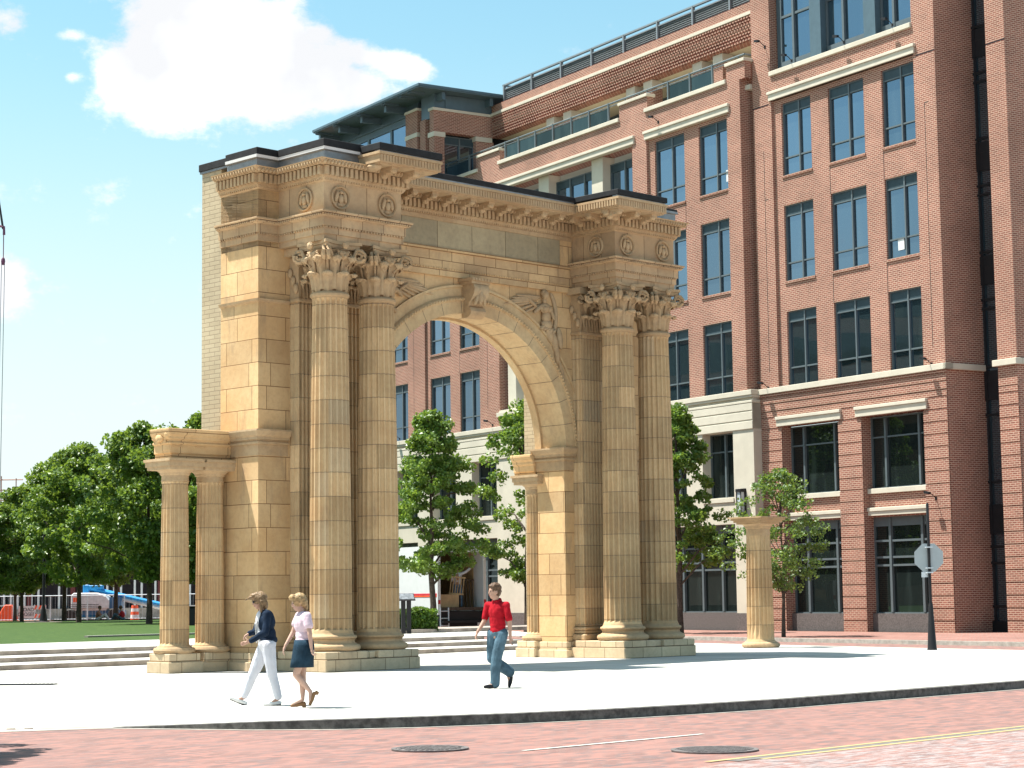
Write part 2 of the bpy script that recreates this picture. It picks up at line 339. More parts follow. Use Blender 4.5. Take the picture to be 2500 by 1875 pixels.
def streetmat(name,worn):
    m,nt,b=newmat(name); T=NT(nt); v=T.obj(); x,y,z=T.xyz(v)
    br=T.n('ShaderNodeTexBrick'); T.set(br.inputs['Vector'],T.comb(x,y,0.0))
    for k,q in (('Scale',1),('Mortar Size',.006),('Mortar Smooth',.3),('Bias',-.05),('Brick Width',.22),('Row Height',.105)): br.inputs[k].default_value=q
    br.inputs['Color1'].default_value=(.27,.13,.105,1); br.inputs['Color2'].default_value=(.14,.08,.07,1); br.inputs['Mortar'].default_value=(.19,.15,.135,1)
    c=br.outputs['Color']
    sv=T.comb(T.math('MULTIPLY',x,.8),T.math('MULTIPLY',y,2.2),0.0)
    c=T.mix(T.ramp(T.noise(sv,2.6,5,.6),.50,.62,0,.65),c,(.10,.088,.09)); c=T.mix(T.ramp(T.noise(v,1.0,5,.6),.45,.66,0,.5),c,(.235,.13,.11))
    c=T.mix(T.ramp(T.noise(v,13.0,3,.6),.66,.76,0,.5),c,(.32,.26,.24))
    if worn: 
        wv=T.comb(T.math('MULTIPLY',x,1.1),T.math('MULTIPLY',y,3.2),0.0)
        c=T.mix(T.ramp(T.noise(wv,3.0,6,.75),.42,.62,0,.75),c,(.30,.275,.27))
    T.set(b.inputs['Base Color'],c); b.inputs['Roughness'].default_value=.8; b.inputs['Specular IOR Level'].default_value=.25
    T.bump(T.math('MULTIPLY',br.outputs['Fac'],-1.0),.4,.01,b); return m
M['street']=streetmat('brick_street',False); M['worn']=streetmat('worn_brick_street',True)
M['sidewalk']=brickmat('brick_sidewalk',(.25,.125,.10),(.20,.095,.075),(.22,.16,.14),.2,.1,.008,.15,.6,flat=True)
SZ=-.13
g=MB(); g.quad((-900,-300,SZ-.02),(900,-300,SZ-.02),(900,1500,SZ-.02),(-900,1500,SZ-.02)); struct('ground',g,M['earth'])
# near street, its object axes turned with the kerb so that the bricks run along it
def flat(name,pts,z,mat,rz=0,label=None):
    Mi=Matrix.Rotation(-rz,3,'Z'); mb=MB(); q=[Mi@Vector((p[0],p[1],0)) for p in pts]
    a=sum(q[i].x*q[(i+1)%len(q)].y-q[(i+1)%len(q)].x*q[i].y for i in range(len(q)))
    if a<0: q.reverse()
    mb.add([(p.x,p.y,z) for p in q],[tuple(range(len(q)))])
    o=struct(name,mb,mat,label=label); o.rotation_euler=(0,0,rz); return o
KP=[(-14,25.0),(-8.6,26.6),(-5.5,27.6),(-4.43,27.19),(-3.45,26.84),(-2.4,26.72),(-1.32,26.92),(-.06,27.4),(1.18,28.05),(2.6,29.05),(4.02,30.22),(6.3,32.55),(8.8,35.1),(13,39.2),(15.9,42.1),(16.6,43.2),(16.3,44.6)]
KH=[0,0,0,.05,.095,.12,.13]+[.13]*10
def q2(p): return (p.x,p.y)
flat('street',[(-60,-40),(60,-40),q2(wB(-60,-14)),q2(wB(-24,-14))]+[(p[0],p[1]) for p in reversed(KP)]+[(-60,20)],SZ,M['street'],RZA)
def q2(p): return (p.x,p.y)
yl=[gnd(1720,1861,SZ),gnd(2500,1773,SZ)]; yd=(yl[1]-yl[0]).normalized(); yn=Vector((yd.y,-yd.x,0)); ya=math.atan2(yd.y,yd.x)
a0=yl[0]-yd*.0; a1=yl[1]+yd*25
flat('street_worn_lane',[q2(a0-yd*3+yn*.30),q2(a0+yn*.30),q2(a1+yn*.30),q2(a1+yn*9),q2(a0-yd*9+yn*9)],SZ+.004,M['worn'],RZA)
def strip(name,a,b,w,z,mat,label=None):
    t=(b-a).normalized(); n=Vector((-t.y,t.x,0))*w/2
    return flat(name,[q2(a+n),q2(b+n),q2(b-n),q2(a-n)],z,mat,math.atan2(t.y,t.x),label)
M['grout']=plain('grout_strip',(.13,.12,.11),.8,var=.2,scale=9)
strip('road_strip',yl[0]+yd*.25+yn*.16,a1+yn*.16,.16,SZ+.006,M['grout'])
strip('yellow_line_far',yl[0]+yn*.03,a1+yn*.03,.09,SZ+.008,M['yellow'],'yellow centre line, the far one of the pair')
strip('yellow_line_near',yl[0]+yd*.6+yn*.29,a1+yn*.29,.09,SZ+.008,M['yellow'],'yellow centre line, the near one of the pair')
strip('white_line',gnd(1277,1834,SZ),gnd(1717,1793,SZ),.075,SZ+.008,M['white_street'],'white lane line on the red bricks')
# plaza with its dropped kerb at the left
pz=MB(); n=len(KP); inner=[(x-2.3*min(1,max(0,(x+2)/7)),y+3.2-1.0*min(1,max(0,(x+2)/7))) for x,y in KP[:-3]]+[(13.0,43.6),(13.2,44.4),(13.4,45.4)]
top=[(KP[i][0],KP[i][1],SZ+KH[i]+(.006 if KH[i]==0 else 0)) for i in range(n)]
vs=top+[(inner[i][0],inner[i][1],0) for i in range(n)]
pz.add(vs,[(i,i+1,n+i+1,n+i) for i in range(n-1)])
far=[q2(wB(-22.5,-14)),q2(wB(-6,-14)),q2(wB(2.5,-14))]
steps_l=wA(-60,8.3); steps_r=wA(16,8.3)
outer=[(p[0],p[1]) for p in inner]+far+[q2(wA(16,8.3)),q2(wA(16,40)),q2(wA(-60,40)),(-60,28)]
pz.add([(x,y,0) for x,y in outer],[tuple(range(len(outer)))])
Rp=Matrix.Rotation(-RZA,3,'Z'); pz.v=[tuple(Rp@Vector(v)) for v in pz.v]; struct('plaza',pz,M['plaza']).rotation_euler=(0,0,RZA)
k=MB(); kb=offset_path(KP,.012); ki=offset_path(KP,-.16)
for i in range(2,n-1):
    a,b=i,i+1; za,zb=SZ+KH[a]+.006,SZ+KH[b]+.006
    k.add([(kb[a][0],kb[a][1],SZ-.01),(kb[b][0],kb[b][1],SZ-.01),(kb[b][0],kb[b][1],zb),(kb[a][0],kb[a][1],za),(ki[b][0],ki[b][1],zb+.004),(ki[a][0],ki[a][1],za+.004)],[(0,1,2,3),(3,2,4,5)])
struct('kerb',k,M['kerb'])
# light gutter strip in front of the kerb
gk=MB(); g1=offset_path(KP,.014); g2=offset_path(KP,.13)
for i in range(0,n-1): gk.quad((g1[i][0],g1[i][1],SZ+.005),(g2[i][0],g2[i][1],SZ+.005),(g2[i+1][0],g2[i+1][1],SZ+.005),(g1[i+1][0],g1[i+1][1],SZ+.005))
struct('gutter',gk,M['kerblight'])
# tactile brick patch at the dropped kerb, with its raised pale domes
tp=[(-5.75,27.66),(-8.6,26.75),(-11,26.0),(-11,27.1),(-8.0,27.72),(-6.6,27.85)]
flat('tactile_paving',tp,SZ+.014,M['sidewalk'],RZA)
td=MB()
for i in range(14):
    for j in range(3):
        x=-6.6-i*.22-j*.05; y=27.62-i*.075+j*.19-.12
        if x<-5.9: td.cbox((x,y,SZ+.02),(.11,.055,.014))
struct('tactile_domes',td,M['limestone'])
# steps up to the terrace (three wide risers)
for nm,v,z in (('step',8.3,.115),('step',10.1,.23),('step',11.95,.345)):
    s=MB(); s.box(-60,16,v,v+2.2 if z<.34 else v+8,z-.115,z); o=struct(nm,s,M['step']); o.location=OA; o.rotation_euler=(0,0,RZA)
    tr=MB(); tr.quad((-60,v+.012,z+.004),(16,v+.012,z+.004),(16,v+(1.83 if z<.34 else 7.55),z+.004),(-60,v+(1.83 if z<.34 else 7.55),z+.004)); o=struct('step_tread' if z<.34 else 'terrace',tr,M['plaza']); o.location=OA; o.rotation_euler=(0,0,RZA)
M['grass2']=M['grass']
lw=[q2(wA(-70,19.4)),q2(wA(14,19.4)),(-9,127),(-75,131)]
flat('lawn',lw,.352,M['grass'],RZA)
tz=MB(); tz.add([(p[0],p[1],.344) for p in [q2(wA(13.9,19.0)),q2(wA(16,19.0)),q2(wB(13,-14.1)),q2(wB(60,-14.1)),(-8.9,127),q2(wA(14.05,19.4))]],[tuple(range(6))])
tz.quad((*q2(wA(16,8.32)),.344),(*q2(wB(9,-14.1)),.344),(*q2(wB(13,-14.1)),.344),(*q2(wA(16,19)),.344)); struct('terrace_paving',tz,M['plaza'])
# far street and the sidewalk along the building
fs=MB(); fs.add([(-p,q,SZ) for p,q in ((-60,-14),(130,-14),(130,-8.15),(-60,-8.15))],[(0,3,2,1)]); o=struct('far_street',fs,M['street']); o.location=OB+Vector((0,0,.005)); o.rotation_euler=(0,0,RZB)
kf=MB(); kf.box(60,-130,-8.3,-8.08,SZ,.004); kf.box(22.6,-2.5,-14.02,-13.86,SZ,.002); o=struct('far_kerb',kf,M['kerblight']); o.location=OB; o.rotation_euler=(0,0,RZB)
sw=MB(); sw.box(60,-130,-8.08,3,SZ,0); o=struct('sidewalk',sw,M['sidewalk']); o.location=OB; o.rotation_euler=(0,0,RZB)
# a low stone edging on the lawn, a planter kerb behind the arch
e0=gnd(215,1557,.345); e1=e0+au*5.4
lk=MB(); lk.box(0,5.6,0,.25,.345,.41); o=lk.build('stone_edging',M['plaza']); o.location=(e0.x,e0.y,0); o.rotation_euler=(0,0,RZA); tag(o,'low pale stone edging set in the lawn behind the small columns','edging')
pk=MB(); pk.box(13.9,27,17.6,17.9,.345,.47); pk.box(13.9,27,17.9,21.5,.345,.45); o=pk.build('planter_kerb',M['step']); o.location=OA; o.rotation_euler=(0,0,RZA); tag(o,'low pale stone planter kerb seen through the arch in front of the hedge','kerb')
# manholes, plaza hatch
def manhole(px,py,r,label):
    p=gnd(px,py,SZ); t=empty('manhole_cover',(p.x,p.y,SZ+.006),.3,label,'manhole cover')
    f=MB(); f.lathe([(r,0),(r,.014),(r-.05,.014),(r-.05,.004)],40,cap=False); f.build('rim',M['cover'],t,True)
    c=MB(); c.lathe([(r-.055,0),(r-.055,.010)],36)
    for i in range(-6,7):
        for j in range(-6,7):
            x,y=i*.058,j*.058
            if math.hypot(x,y)<r-.09: c.box(x-.018,x+.018,y-.018,y+.018,.010,.018)
    c.build('lid',M['cover'],t)
manhole(1050,1830,.44,'round grey manhole cover with a studded lid, left of the white lane line'); manhole(1745,1833,.48,'worn round manhole cover with a chipped rim beside the yellow lines')
h0=gnd(62,1672); d=MB(); d.box(-1.5,.62,-.2,.2,.004,.012)
for i in range(26): d.box(-1.46+i*.08,-1.43+i*.08,-.17,.17,.012,.02)
o=d.build('drain_grate',M['dark'],None); o.location=(h0.x,h0.y,0); o.rotation_euler=(0,0,RZA-.9); tag(o,'dark metal drain grate lying flush in the bright plaza paving','drain grate')
# ================================================================ THE ARCH
arch=empty('stone_arch',OA,RZA,'ornate tan sandstone triumphal arch with paired fluted Corinthian columns','arch')
CU=6.06; W=1.9; U0=-.36; U1=2*CU-U0; V1=3.3; V2=4.05; HS=3.28; ZS=5.32; RISE=3.14
def mirror(u): return 2*CU-u
# --- wall body with the arched opening
def arc(hw,rise,n=40,z0=ZS): return [(CU+hw*math.cos(math.pi*i/n),z0+rise*math.sin(math.pi*i/n)) for i in range(n+1)]
def arched_wall(mb,x0,x1,y0,y1,ztop,hw,rise,zs):
    A=arc(hw,rise,40,zs); n=len(A)
    pts=[(x1,0),(CU+hw,0)]+A+[(CU-hw,0),(x0,0),(x0,ztop),(x1,ztop)]
    # front and back as quads between the arc and the top
    for y,fl in ((y0,0),(y1,1)):
        def q(*p):
            p=[(a,y,b) for a,b in p]; mb.add(p if fl else p[::-1],[tuple(range(len(p)))])
        q((x1,0),(CU+hw,0),(CU+hw,zs),(x1,zs)) if True else 0
        q((CU-hw,0),(x0,0),(x0,zs),(CU-hw,zs))
        q((x1,zs),(CU+hw,zs),(CU+hw,ztop),(x1,ztop)); q((CU-hw,zs),(x0,zs),(x0,ztop),(CU-hw,ztop))
        for i in range(n-1): q(A[i],A[i+1],(A[i+1][0],ztop),(A[i][0],ztop))
    ring=[(CU+hw,0)]+A+[(CU-hw,0)]
    for i in range(len(ring)-1): mb.add([(ring[i][0],y0,ring[i][1]),(ring[i][0],y1,ring[i][1]),(ring[i+1][0],y1,ring[i+1][1]),(ring[i+1][0],y0,ring[i+1][1])],[(0,1,2,3)])
    mb.add([(x0,y0,0),(x0,y1,0),(x0,y1,ztop),(x0,y0,ztop)],[(3,2,1,0)][::-1]); mb.add([(x1,y0,0),(x1,y1,0),(x1,y1,ztop),(x1,y0,ztop)],[(0,1,2,3)][::-1])
    mb.add([(x0,y0,ztop),(x1,y0,ztop),(x1,y1,ztop),(x0,y1,ztop)],[(0,1,2,3)])
VB=2.87
b=MB(); arched_wall(b,U0,U1,W,VB,11.15,HS,RISE,ZS); b.box(U0,U0+.6,VB,V1,0,11.15); b.box(U1-.6,U1,VB,V1,0,11.15); body=b.build('wall',M['stone'],arch)
for x0,x1,s_ in ((U0+.01,CU-4.0,0),(CU+4.0,U1-.01,1)):
    b=MB(); b.box(x0,x1,V1+.002,V2,0,11.42); b.box(x0+(.6 if not s_ else 0),x1-(.6 if s_ else 0),VB+.002,V1+.002,0,11.42); b.build('backing_wall',M['creambrick'],arch)
# --- spandrel courses: drip line and rivet line under the panel
PB=[(2.47,W),(9.65,W)]
def grow(mb,path,prof,back=.3): return sweep(mb,path,prof,False,back)
s=MB(); s.box(2.3,9.8,1.82,W+.05,9.31,9.985); pan=s.build('panel_ground',sandstone('sandstone_courses',base=(.46,.31,.175),course=.235,bw=.74,seedz=-.05),arch)
s=MB(); s.box(2.47,9.2,1.795,1.83,9.99,10.66); s.build('frieze_panel',M['slate'],arch)
s=MB()
for x,y,dx,dy in along([(2.5,1.82),(9.6,1.82)],.085): s.cbox((x,1.812,9.485),(.04,.03,.035))
s.box(9.2,9.62,1.775,1.83,9.99,10.66); s.box(2.4,9.66,1.76,1.83,9.925,9.985)
s.build('string_course',M['stone'],arch)
M['friezestone']=sandstone('sandstone_frieze',base=(.48,.325,.185),course=.9,bw=.62,seedz=-.1)
# --- entablature following the stepped plan
EP=[(U0,V1),(U0,W),(.22,W),(.22,.28),(2.47,.28),(2.47,1.8),(9.65,1.8),(9.65,.28),(11.9,.28),(11.9,W),(U1,W),(U1,V1)]
LP=EP[:6]; RP=EP[6:]
ARC=[(0,9.43),(0,9.56),(.035,9.565),(.035,9.735),(.075,9.74),(.075,9.93),(.12,9.945),(.20,10.03),(.20,10.06)]
for p in (LP,RP):
    ent=MB(); q=list(p)
    if p is RP: q[0]=(9.65,1.8)
    sweep(ent,q,ARC,False,.5)
    for x,y,dx,dy in along(q,.085,.055): ent.cbox((x,y,9.715),(.04,.05,.035),dirM(dx,dy))
    for x,y,dx,dy in along(q,.07,.16): ent.cbox((x,y,9.985),(.035,.05,.05),dirM(dx,dy))
    ent.build('architrave',M['entstone'],arch)
for p in (LP,RP):
    fr=MB(); sweep(fr,p,[(0,10.055),(0,10.80)],False,.6); fr.build('frieze',M['entstone'],arch)
co=MB()
sweep(co,EP,[(.0,10.73),(.03,10.75),(.07,10.80),(.08,10.84),(.10,10.842),(.10,11.07),(.20,11.075),(.21,11.10),(.29,11.17),(.31,11.19)],False,.6)
for x,y,dx,dy in along(EP,.137,.14): co.cbox((x,y,10.955),(.08,.10,.20),dirM(dx,dy))
for x,y,dx,dy in along(EP,.098,.255): co.ball((x,y,11.125),(.037,.06,.055),6,5,dirM(dx,dy))
for x,y,dx,dy in along(EP,.075,.05): co.cbox((x,y,10.79),(.04,.05,.06),dirM(dx,dy))
co.box(2.47,9.65,1.76,1.85,10.64,10.74)
co.build('cornice',M['carved'],arch)
# corona with modillions: over the centre, part of the left block, the right block
def corona(mb,x0,x1,y0,y1,left=True):
    mb.box(x0,x1,y0,y1,11.195,11.43); mb.box(x0+.05,x1-.05,y0+.05,y1,11.165,11.195); mb.box(x0-.03,x1+.03,y0-.03,y1,11.37,11.43)
    n=int((x1-x0)/.085)
    for i in range(n): mb.box(x0+(i+.2)*(x1-x0)/n,x0+(i+.75)*(x1-x0)/n,y0-.018,y0,11.215,11.36)
def modillion(mb,x,y,M3):
    c=Vector((x,y,11.10)); mb.cbox(c+M3@Vector((0,-.24,.035)),(.2,.44,.07),M3); mb.cbox(c+M3@Vector((0,-.12,-.045)),(.17,.24,.1),M3)
    mb.ball(c+M3@Vector((0,-.40,-.02)),(.1,.065,.065),8,6,M3); mb.ball(c+M3@Vector((0,-.08,-.09)),(.095,.09,.08),8,6,M3); mb.cbox(c+M3@Vector((0,-.27,-.03)),(.14,.24,.07),M3)
cr=MB(); corona(cr,2.9,8.98,1.02,1.9)
for i in range(10): modillion(cr,3.1+i*.62,1.62,Matrix.Identity(3))
corona(cr,1.19,3.02,-.48,1.02)
for x in (1.75,2.42): modillion(cr,x,.1,Matrix.Identity(3))
cr.ball((1.32,-.1,11.13),(.14,.26,.1),8,6)
corona(cr,8.98,10.78,-.48,1.9)
for x in (9.2,9.85,10.45): modillion(cr,x,.1,Matrix.Identity(3))
Ml=Matrix.Rotation(-math.pi/2,3,'Z')
for y in (.05,.65,1.25): modillion(cr,9.5,y,Ml)
for i in range(16): cr.box(8.935,8.98,-.44+i*.09,-.39+i*.09,11.215,11.36)
cr.build('corona',M['carved'],arch)
# zinc flashing and black roof membrane
fl=MB()
FP=[(U0-.05,V1-.3),(U0-.05,W-.02),(.2,W-.02),(.2,.24),(2.5,.24),(2.5,1.9)]
sweep(fl,FP,[(0,11.19),(0,11.42),(.05,11.43),(.05,11.5)],False,.3)
fr_=[(9.62,1.9),(9.62,.24),(11.95,.24),(11.95,W-.02),(U1+.05,W-.02),(U1+.05,V2)]; sweep(fl,fr_,[(0,11.19),(0,11.42),(.05,11.43),(.05,11.49)],False,.3)
fl.box(2.95,8.94,1.0,1.1,11.432,11.465); fl.box(1.2,3.0,-.46,-.3,11.432,11.465); fl.box(8.96,10.76,-.46,-.3,11.432,11.465)
fl.box(U0-.03,U0+.3,V1-.28,V2+.04,11.40,11.45)
fl.build('flashing',M['flashing'],arch)
fw_=MB(); sweep(fw_,FP,[(.055,11.44),(.06,11.505)],False,.1); fw_.build('white_trim',M['white'],arch)
rf=MB()
def slab(x0,x1,y0,y1,z0,z1): rf.box(x0,x1,y0,y1,z0,z1)
slab(U0-.09,1.19,W-.07,V1-.28,11.50,11.67); slab(.13,2.56,.17,W-.07,11.502,11.672); slab(1.17,3.05,-.51,.17,11.466,11.622)
slab(U0-.06,CU-3.95,V1-.28,V2+.05,11.45,11.62); slab(CU+3.95,U1+.06,V1-.28,V2+.05,11.45,11.62); slab(CU-3.95,9.0,V1-.28,3.0,11.45,11.6); slab(2.56,9.0,.98,3.0,11.466,11.60); slab(8.94,10.8,-.51,1.9,11.468,11.606); slab(9.6,12.0,.2,3.0,11.488,11.55); slab(12.0,U1+.08,W-.07,V1-.281,11.49,11.552)
rf.build('roof_membrane',M['membrane'],arch,bevel=.02)
# --- medallions with eagles
def medallion(c,face):
    Mx=Matrix.Identity(3) if face=='front' else Matrix.Rotation(-math.pi/2,3,'Z')
    o=MB(); r=.27
    pr=[(r,0),(r,.045),(r-.025,.06),(r-.05,.03),(r-.05,.002),(0.001,.002)]
    for i in range(len(pr)-1):
        for k in range(28):
            a,b2=2*math.pi*k/28,2*math.pi*(k+1)/28
            P=lambda q,t:Vector((q[0]*math.cos(t),-q[1],q[0]*math.sin(t)))
            o.add([Mx@P(pr[i],a),Mx@P(pr[i+1],a),Mx@P(pr[i+1],b2),Mx@P(pr[i],b2)],[(3,2,1,0)])
    bl=lambda p,r3,rot=0: o.ball(Mx@Vector(p),r3,10,8,Mx@Matrix.Rotation(rot,3,'Y'))
    bl((0,-.03,-.03),(.07,.06,.11)); bl((.0,-.05,.115),(.042,.045,.042)); bl((.045,-.055,.11),(.035,.018,.014),.4)
    bl((-.115,-.03,.02),(.05,.045,.14),.25); bl((.115,-.03,.02),(.05,.045,.14),-.25); bl((-.05,-.02,.10),(.08,.025,.03),-.5); bl((.06,-.02,.11),(.08,.025,.03),.5)
    bl((0,-.02,-.15),(.05,.025,.05)); bl((-.05,-.015,-.16),(.025,.02,.04)); bl((.05,-.015,-.16),(.025,.02,.04))
    m=o.build('medallion',M['carved'],arch,50,loc=c)
for c in ((.67,.28,10.41),(2.04,.28,10.41),(mirror(2.04),.28,10.41),(mirror(.67),.28,10.41)): medallion(c,'front')
medallion((.22,.93,10.41),'side'); medallion((9.65,.93,10.41),'side')
# --- columns
def flute(nf,depth,z0,z1):
    def f(a,z):
        if z<z0 or z>z1: return 1
        t=(a*nf/(2*math.pi))%1; t=abs(t-.5)*2
        return 1-depth*math.sqrt(max(0,1-(t/.79)**2)) if t<.79 else 1
    return f
def fluted(mb,prof,nf,depth,z0,z1,per=6,cx=0,cy=0,half=None):
    mb.lathe(prof,nf*per,cx,cy,flute(nf,depth,z0,z1))
def col_profile(r0,r1,z0,z1,n=7):
    return [(r0-(r0-r1)*(t**1.7),z0+(z1-z0)*t) for t in [i/n for i in range(n+1)]]
def acanthus(mb,ang,r0,z0,h,w,out,M0=None):
    # curled leaf: a tapering strip that follows the bell, then rolls outward
    ca,sa=math.cos(ang),math.sin(ang); rows=[]
    S=[(0,0,.85),(.012,.25,1.0),(.02,.5,1.05),(.04,.72,.95),(.075,.88,.85),(.125,.97,.72),(.165,.93,.55),(.17,.84,.35),(.14,.80,.15)]
    for o_,t,ww in S:
        q=r0+o_*out; z=z0+h*t; hw=w*ww/2; row=[]
        for k,(s,dd) in enumerate(((-1,-.075),(-.74,-.018),(-.42,-.012),(-.13,.028),(.13,.028),(.42,-.012),(.74,-.018),(1,-.075))):
            th=s*hw/(r0+.05); row.append(((q+dd)*math.cos(ang+th),(q+dd)*math.sin(ang+th),z-(abs(s)**2)*.03*h/.5))
        rows.append(row)
    n=8; vs=[p for r in rows for p in r]; fs=[(j*n+i,j*n+i+1,(j+1)*n+i+1,(j+1)*n+i) for j in range(len(rows)-1) for i in range(n-1)]
    mb.add(vs,fs); mb.ball((ca*(r0+.14*out),sa*(r0+.14*out),z0+h*.88),(.045,w*.33,.055),8,6,Matrix.Rotation(ang,3,'Z'))
def capital_mesh(r=.40,z0=0,h=1.10,square=False):
    mb=MB()
    if square: mb.box(-r,r,-r,r,z0,z0+h*.86)
    else: mb.lathe([(r*.84,z0),(r*.78,z0+.3),(r*.80,z0+.6),(r*1.1,z0+.85),(r*1.25,z0+.92)],24)
    rr=r*(1.08 if square else 1.0)
    for i in range(8): acanthus(mb,2*math.pi*(i+.0)/8,rr*.95,z0+.0,.44,.32,1.35)
    for i in range(8): acanthus(mb,2*math.pi*(i+.5)/8,rr*.95,z0+.05,.76,.33,1.6)
    for i in range(8):                                  # stalks between
        a=2*math.pi*i/8; mb.tube([((rr+.02)*math.cos(a),(rr+.02)*math.sin(a),z0+.4),((rr+.07)*math.cos(a),(rr+.07)*math.sin(a),z0+.66),((rr+.15)*math.cos(a),(rr+.15)*math.sin(a),z0+.82)],[.03,.028,.04],6)
    for i in range(4):                                  # corner volutes
        for sgn in (-1,1):
            a=math.pi/4+i*math.pi/2; ax=Vector((math.cos(a),math.sin(a),0)); tn=Vector((-math.sin(a),math.cos(a),0))*sgn
            c0=ax*(r*1.72)+tn*.045+Vector((0,0,z0+.80)); pts=[];rs=[]
            st=ax*(r*1.02)+tn*.20+Vector((0,0,z0+.56))
            pts.append(st); rs.append(.03); pts.append(st*.5+c0*.5+Vector((0,0,.08))); rs.append(.035)
            for k in range(15):
                t=k/14; an=math.pi*.6-t*math.pi*3.4; q=.15*(1-.78*t); pts.append(c0+ax*(q*math.cos(an))+Vector((0,0,q*math.sin(an)))+tn*.02*t); rs.append(.05*(1-.4*t))
            mb.tube(pts,rs,6)
    for i in range(4):                                  # lion mask and fleuron on each side
        a=i*math.pi/2; ax=Vector((math.cos(a),math.sin(a),0)); tn=Vector((-math.sin(a),math.cos(a),0)); Mz=Matrix.Rotation(a,3,'Z')
        mb.ball(ax*(r*1.22)+Vector((0,0,z0+.80)),(.085,.09,.11),10,8,Mz); mb.ball(ax*(r*1.42)+Vector((0,0,z0+.76)),(.04,.05,.04),8,6,Mz)
        for s in (-1,1):
            mb.ball(ax*(r*1.28)+tn*.085*s+Vector((0,0,z0+.83)),(.05,.05,.07),8,6,Mz)
            pts=[];c0=ax*(r*1.25)+tn*.17*s+Vector((0,0,z0+.80))
            for k in range(11):
                t=k/10; an=math.pi*.5-t*math.pi*2.6; q=.085*(1-.75*t); pts.append(c0-tn*s*(q*math.cos(an))+Vector((0,0,q*math.sin(an)))+ax*.02*t)
            mb.tube(pts,[.026*(1-.4*k/10) for k in range(11)],6)
        mb.ball(ax*(r*1.42)+Vector((0,0,z0+h-.11)),(.07,.08,.085),8,6,Mz); 
        for k in range(5): mb.ball(ax*(r*1.47)+Vector((0,0,z0+h-.11))+tn*.06*math.cos(k*1.257)+Vector((0,0,.06*math.sin(k*1.257))),.03,6,5)
    # abacus with hollow sides
    R0=r*2.02; out=[]
    for i in range(4):
        a=math.pi/4+i*math.pi/2; b2=a+math.pi/2
        p0=Vector((math.cos(a),math.sin(a)))*R0; p1=Vector((math.cos(b2),math.sin(b2)))*R0; t=(p1-p0).normalized(); nn=Vector((t.y,-t.x))
        for k in range(9):
            s=.045+.91*k/8; p=p0+(p1-p0)*s-nn*.17*math.sin(math.pi*s)*1.0; out.append((p.x,p.y))
    for sc_,z1,z2 in ((.90,h-.17,h-.14),(.93,h-.14,h-.075),(1.0,h-.07,h)): mb.prism([(x*sc_,y*sc_) for x,y in out],z0+z1,z0+z2)
    return mb
def base_mesh(r,z0,z1):
    hh=z1-z0; mb=MB()
    def torus(R,q,zc): return [(R+q*math.sin(math.pi*k/6),zc-q*math.cos(math.pi*k/6)*.95) for k in range(7)]
    pr=torus(r*1.26,.075,z0+.08)+[(r*1.24,z0+.165),(r*1.16,z0+.185),(r*1.13,z0+.23),(r*1.19,z0+.262)]+torus(r*1.15,.042,z0+.305)+[(r*1.13,z0+.352),(r*1.07,z0+hh)]
    def f(a,z): return 1+ (.012*abs(math.sin(a*16)) if z<z0+.16 or z0+.26<z<z0+.35 else 0)
    mb.lathe(pr,96,0,0,f); return mb
ZB0,ZB1,ZS0,ZS1,ZC1=.43,.83,.83,8.22,9.43
def column(cu,cv,first=None):
    if first:
        c=first.copy(); link(c,arch); c.location=(cu,cv,0)
        for ch in first.children: d=ch.copy(); link(d,c)
        return c
    s=MB(); pr=[(.49,ZS0)]+[(.468,ZS0+.06)]+col_profile(.468,.388,ZS0+.10,ZS1-.12,8)+[(.395,ZS1-.05)]
    s.lathe(pr,20*10,0,0,flute(20,.15,ZS0+.09,ZS1-.11)); c=s.build('column',M['drum'],arch,28,loc=(cu,cv,0))
    rg=MB(); rg.lathe([(.38,ZS1-.05),(.40,ZS1-.035),(.435,ZS1),(.44,ZS1+.04),(.42,ZS1+.075),(.39,ZS1+.09)],48); rg.build('neck_ring',M['carved'],c,True)
    base_mesh(.455,ZB0,ZB1).build('base',M['carved'],c,True)
    capital_mesh(.385,ZS1+.09,ZC1-ZS1-.09).build('capital',M['carved'],c,45)
    return c
c0=column(.67,.65); [column(u,.65,c0) for u in (2.04,mirror(2.04),mirror(.67))]
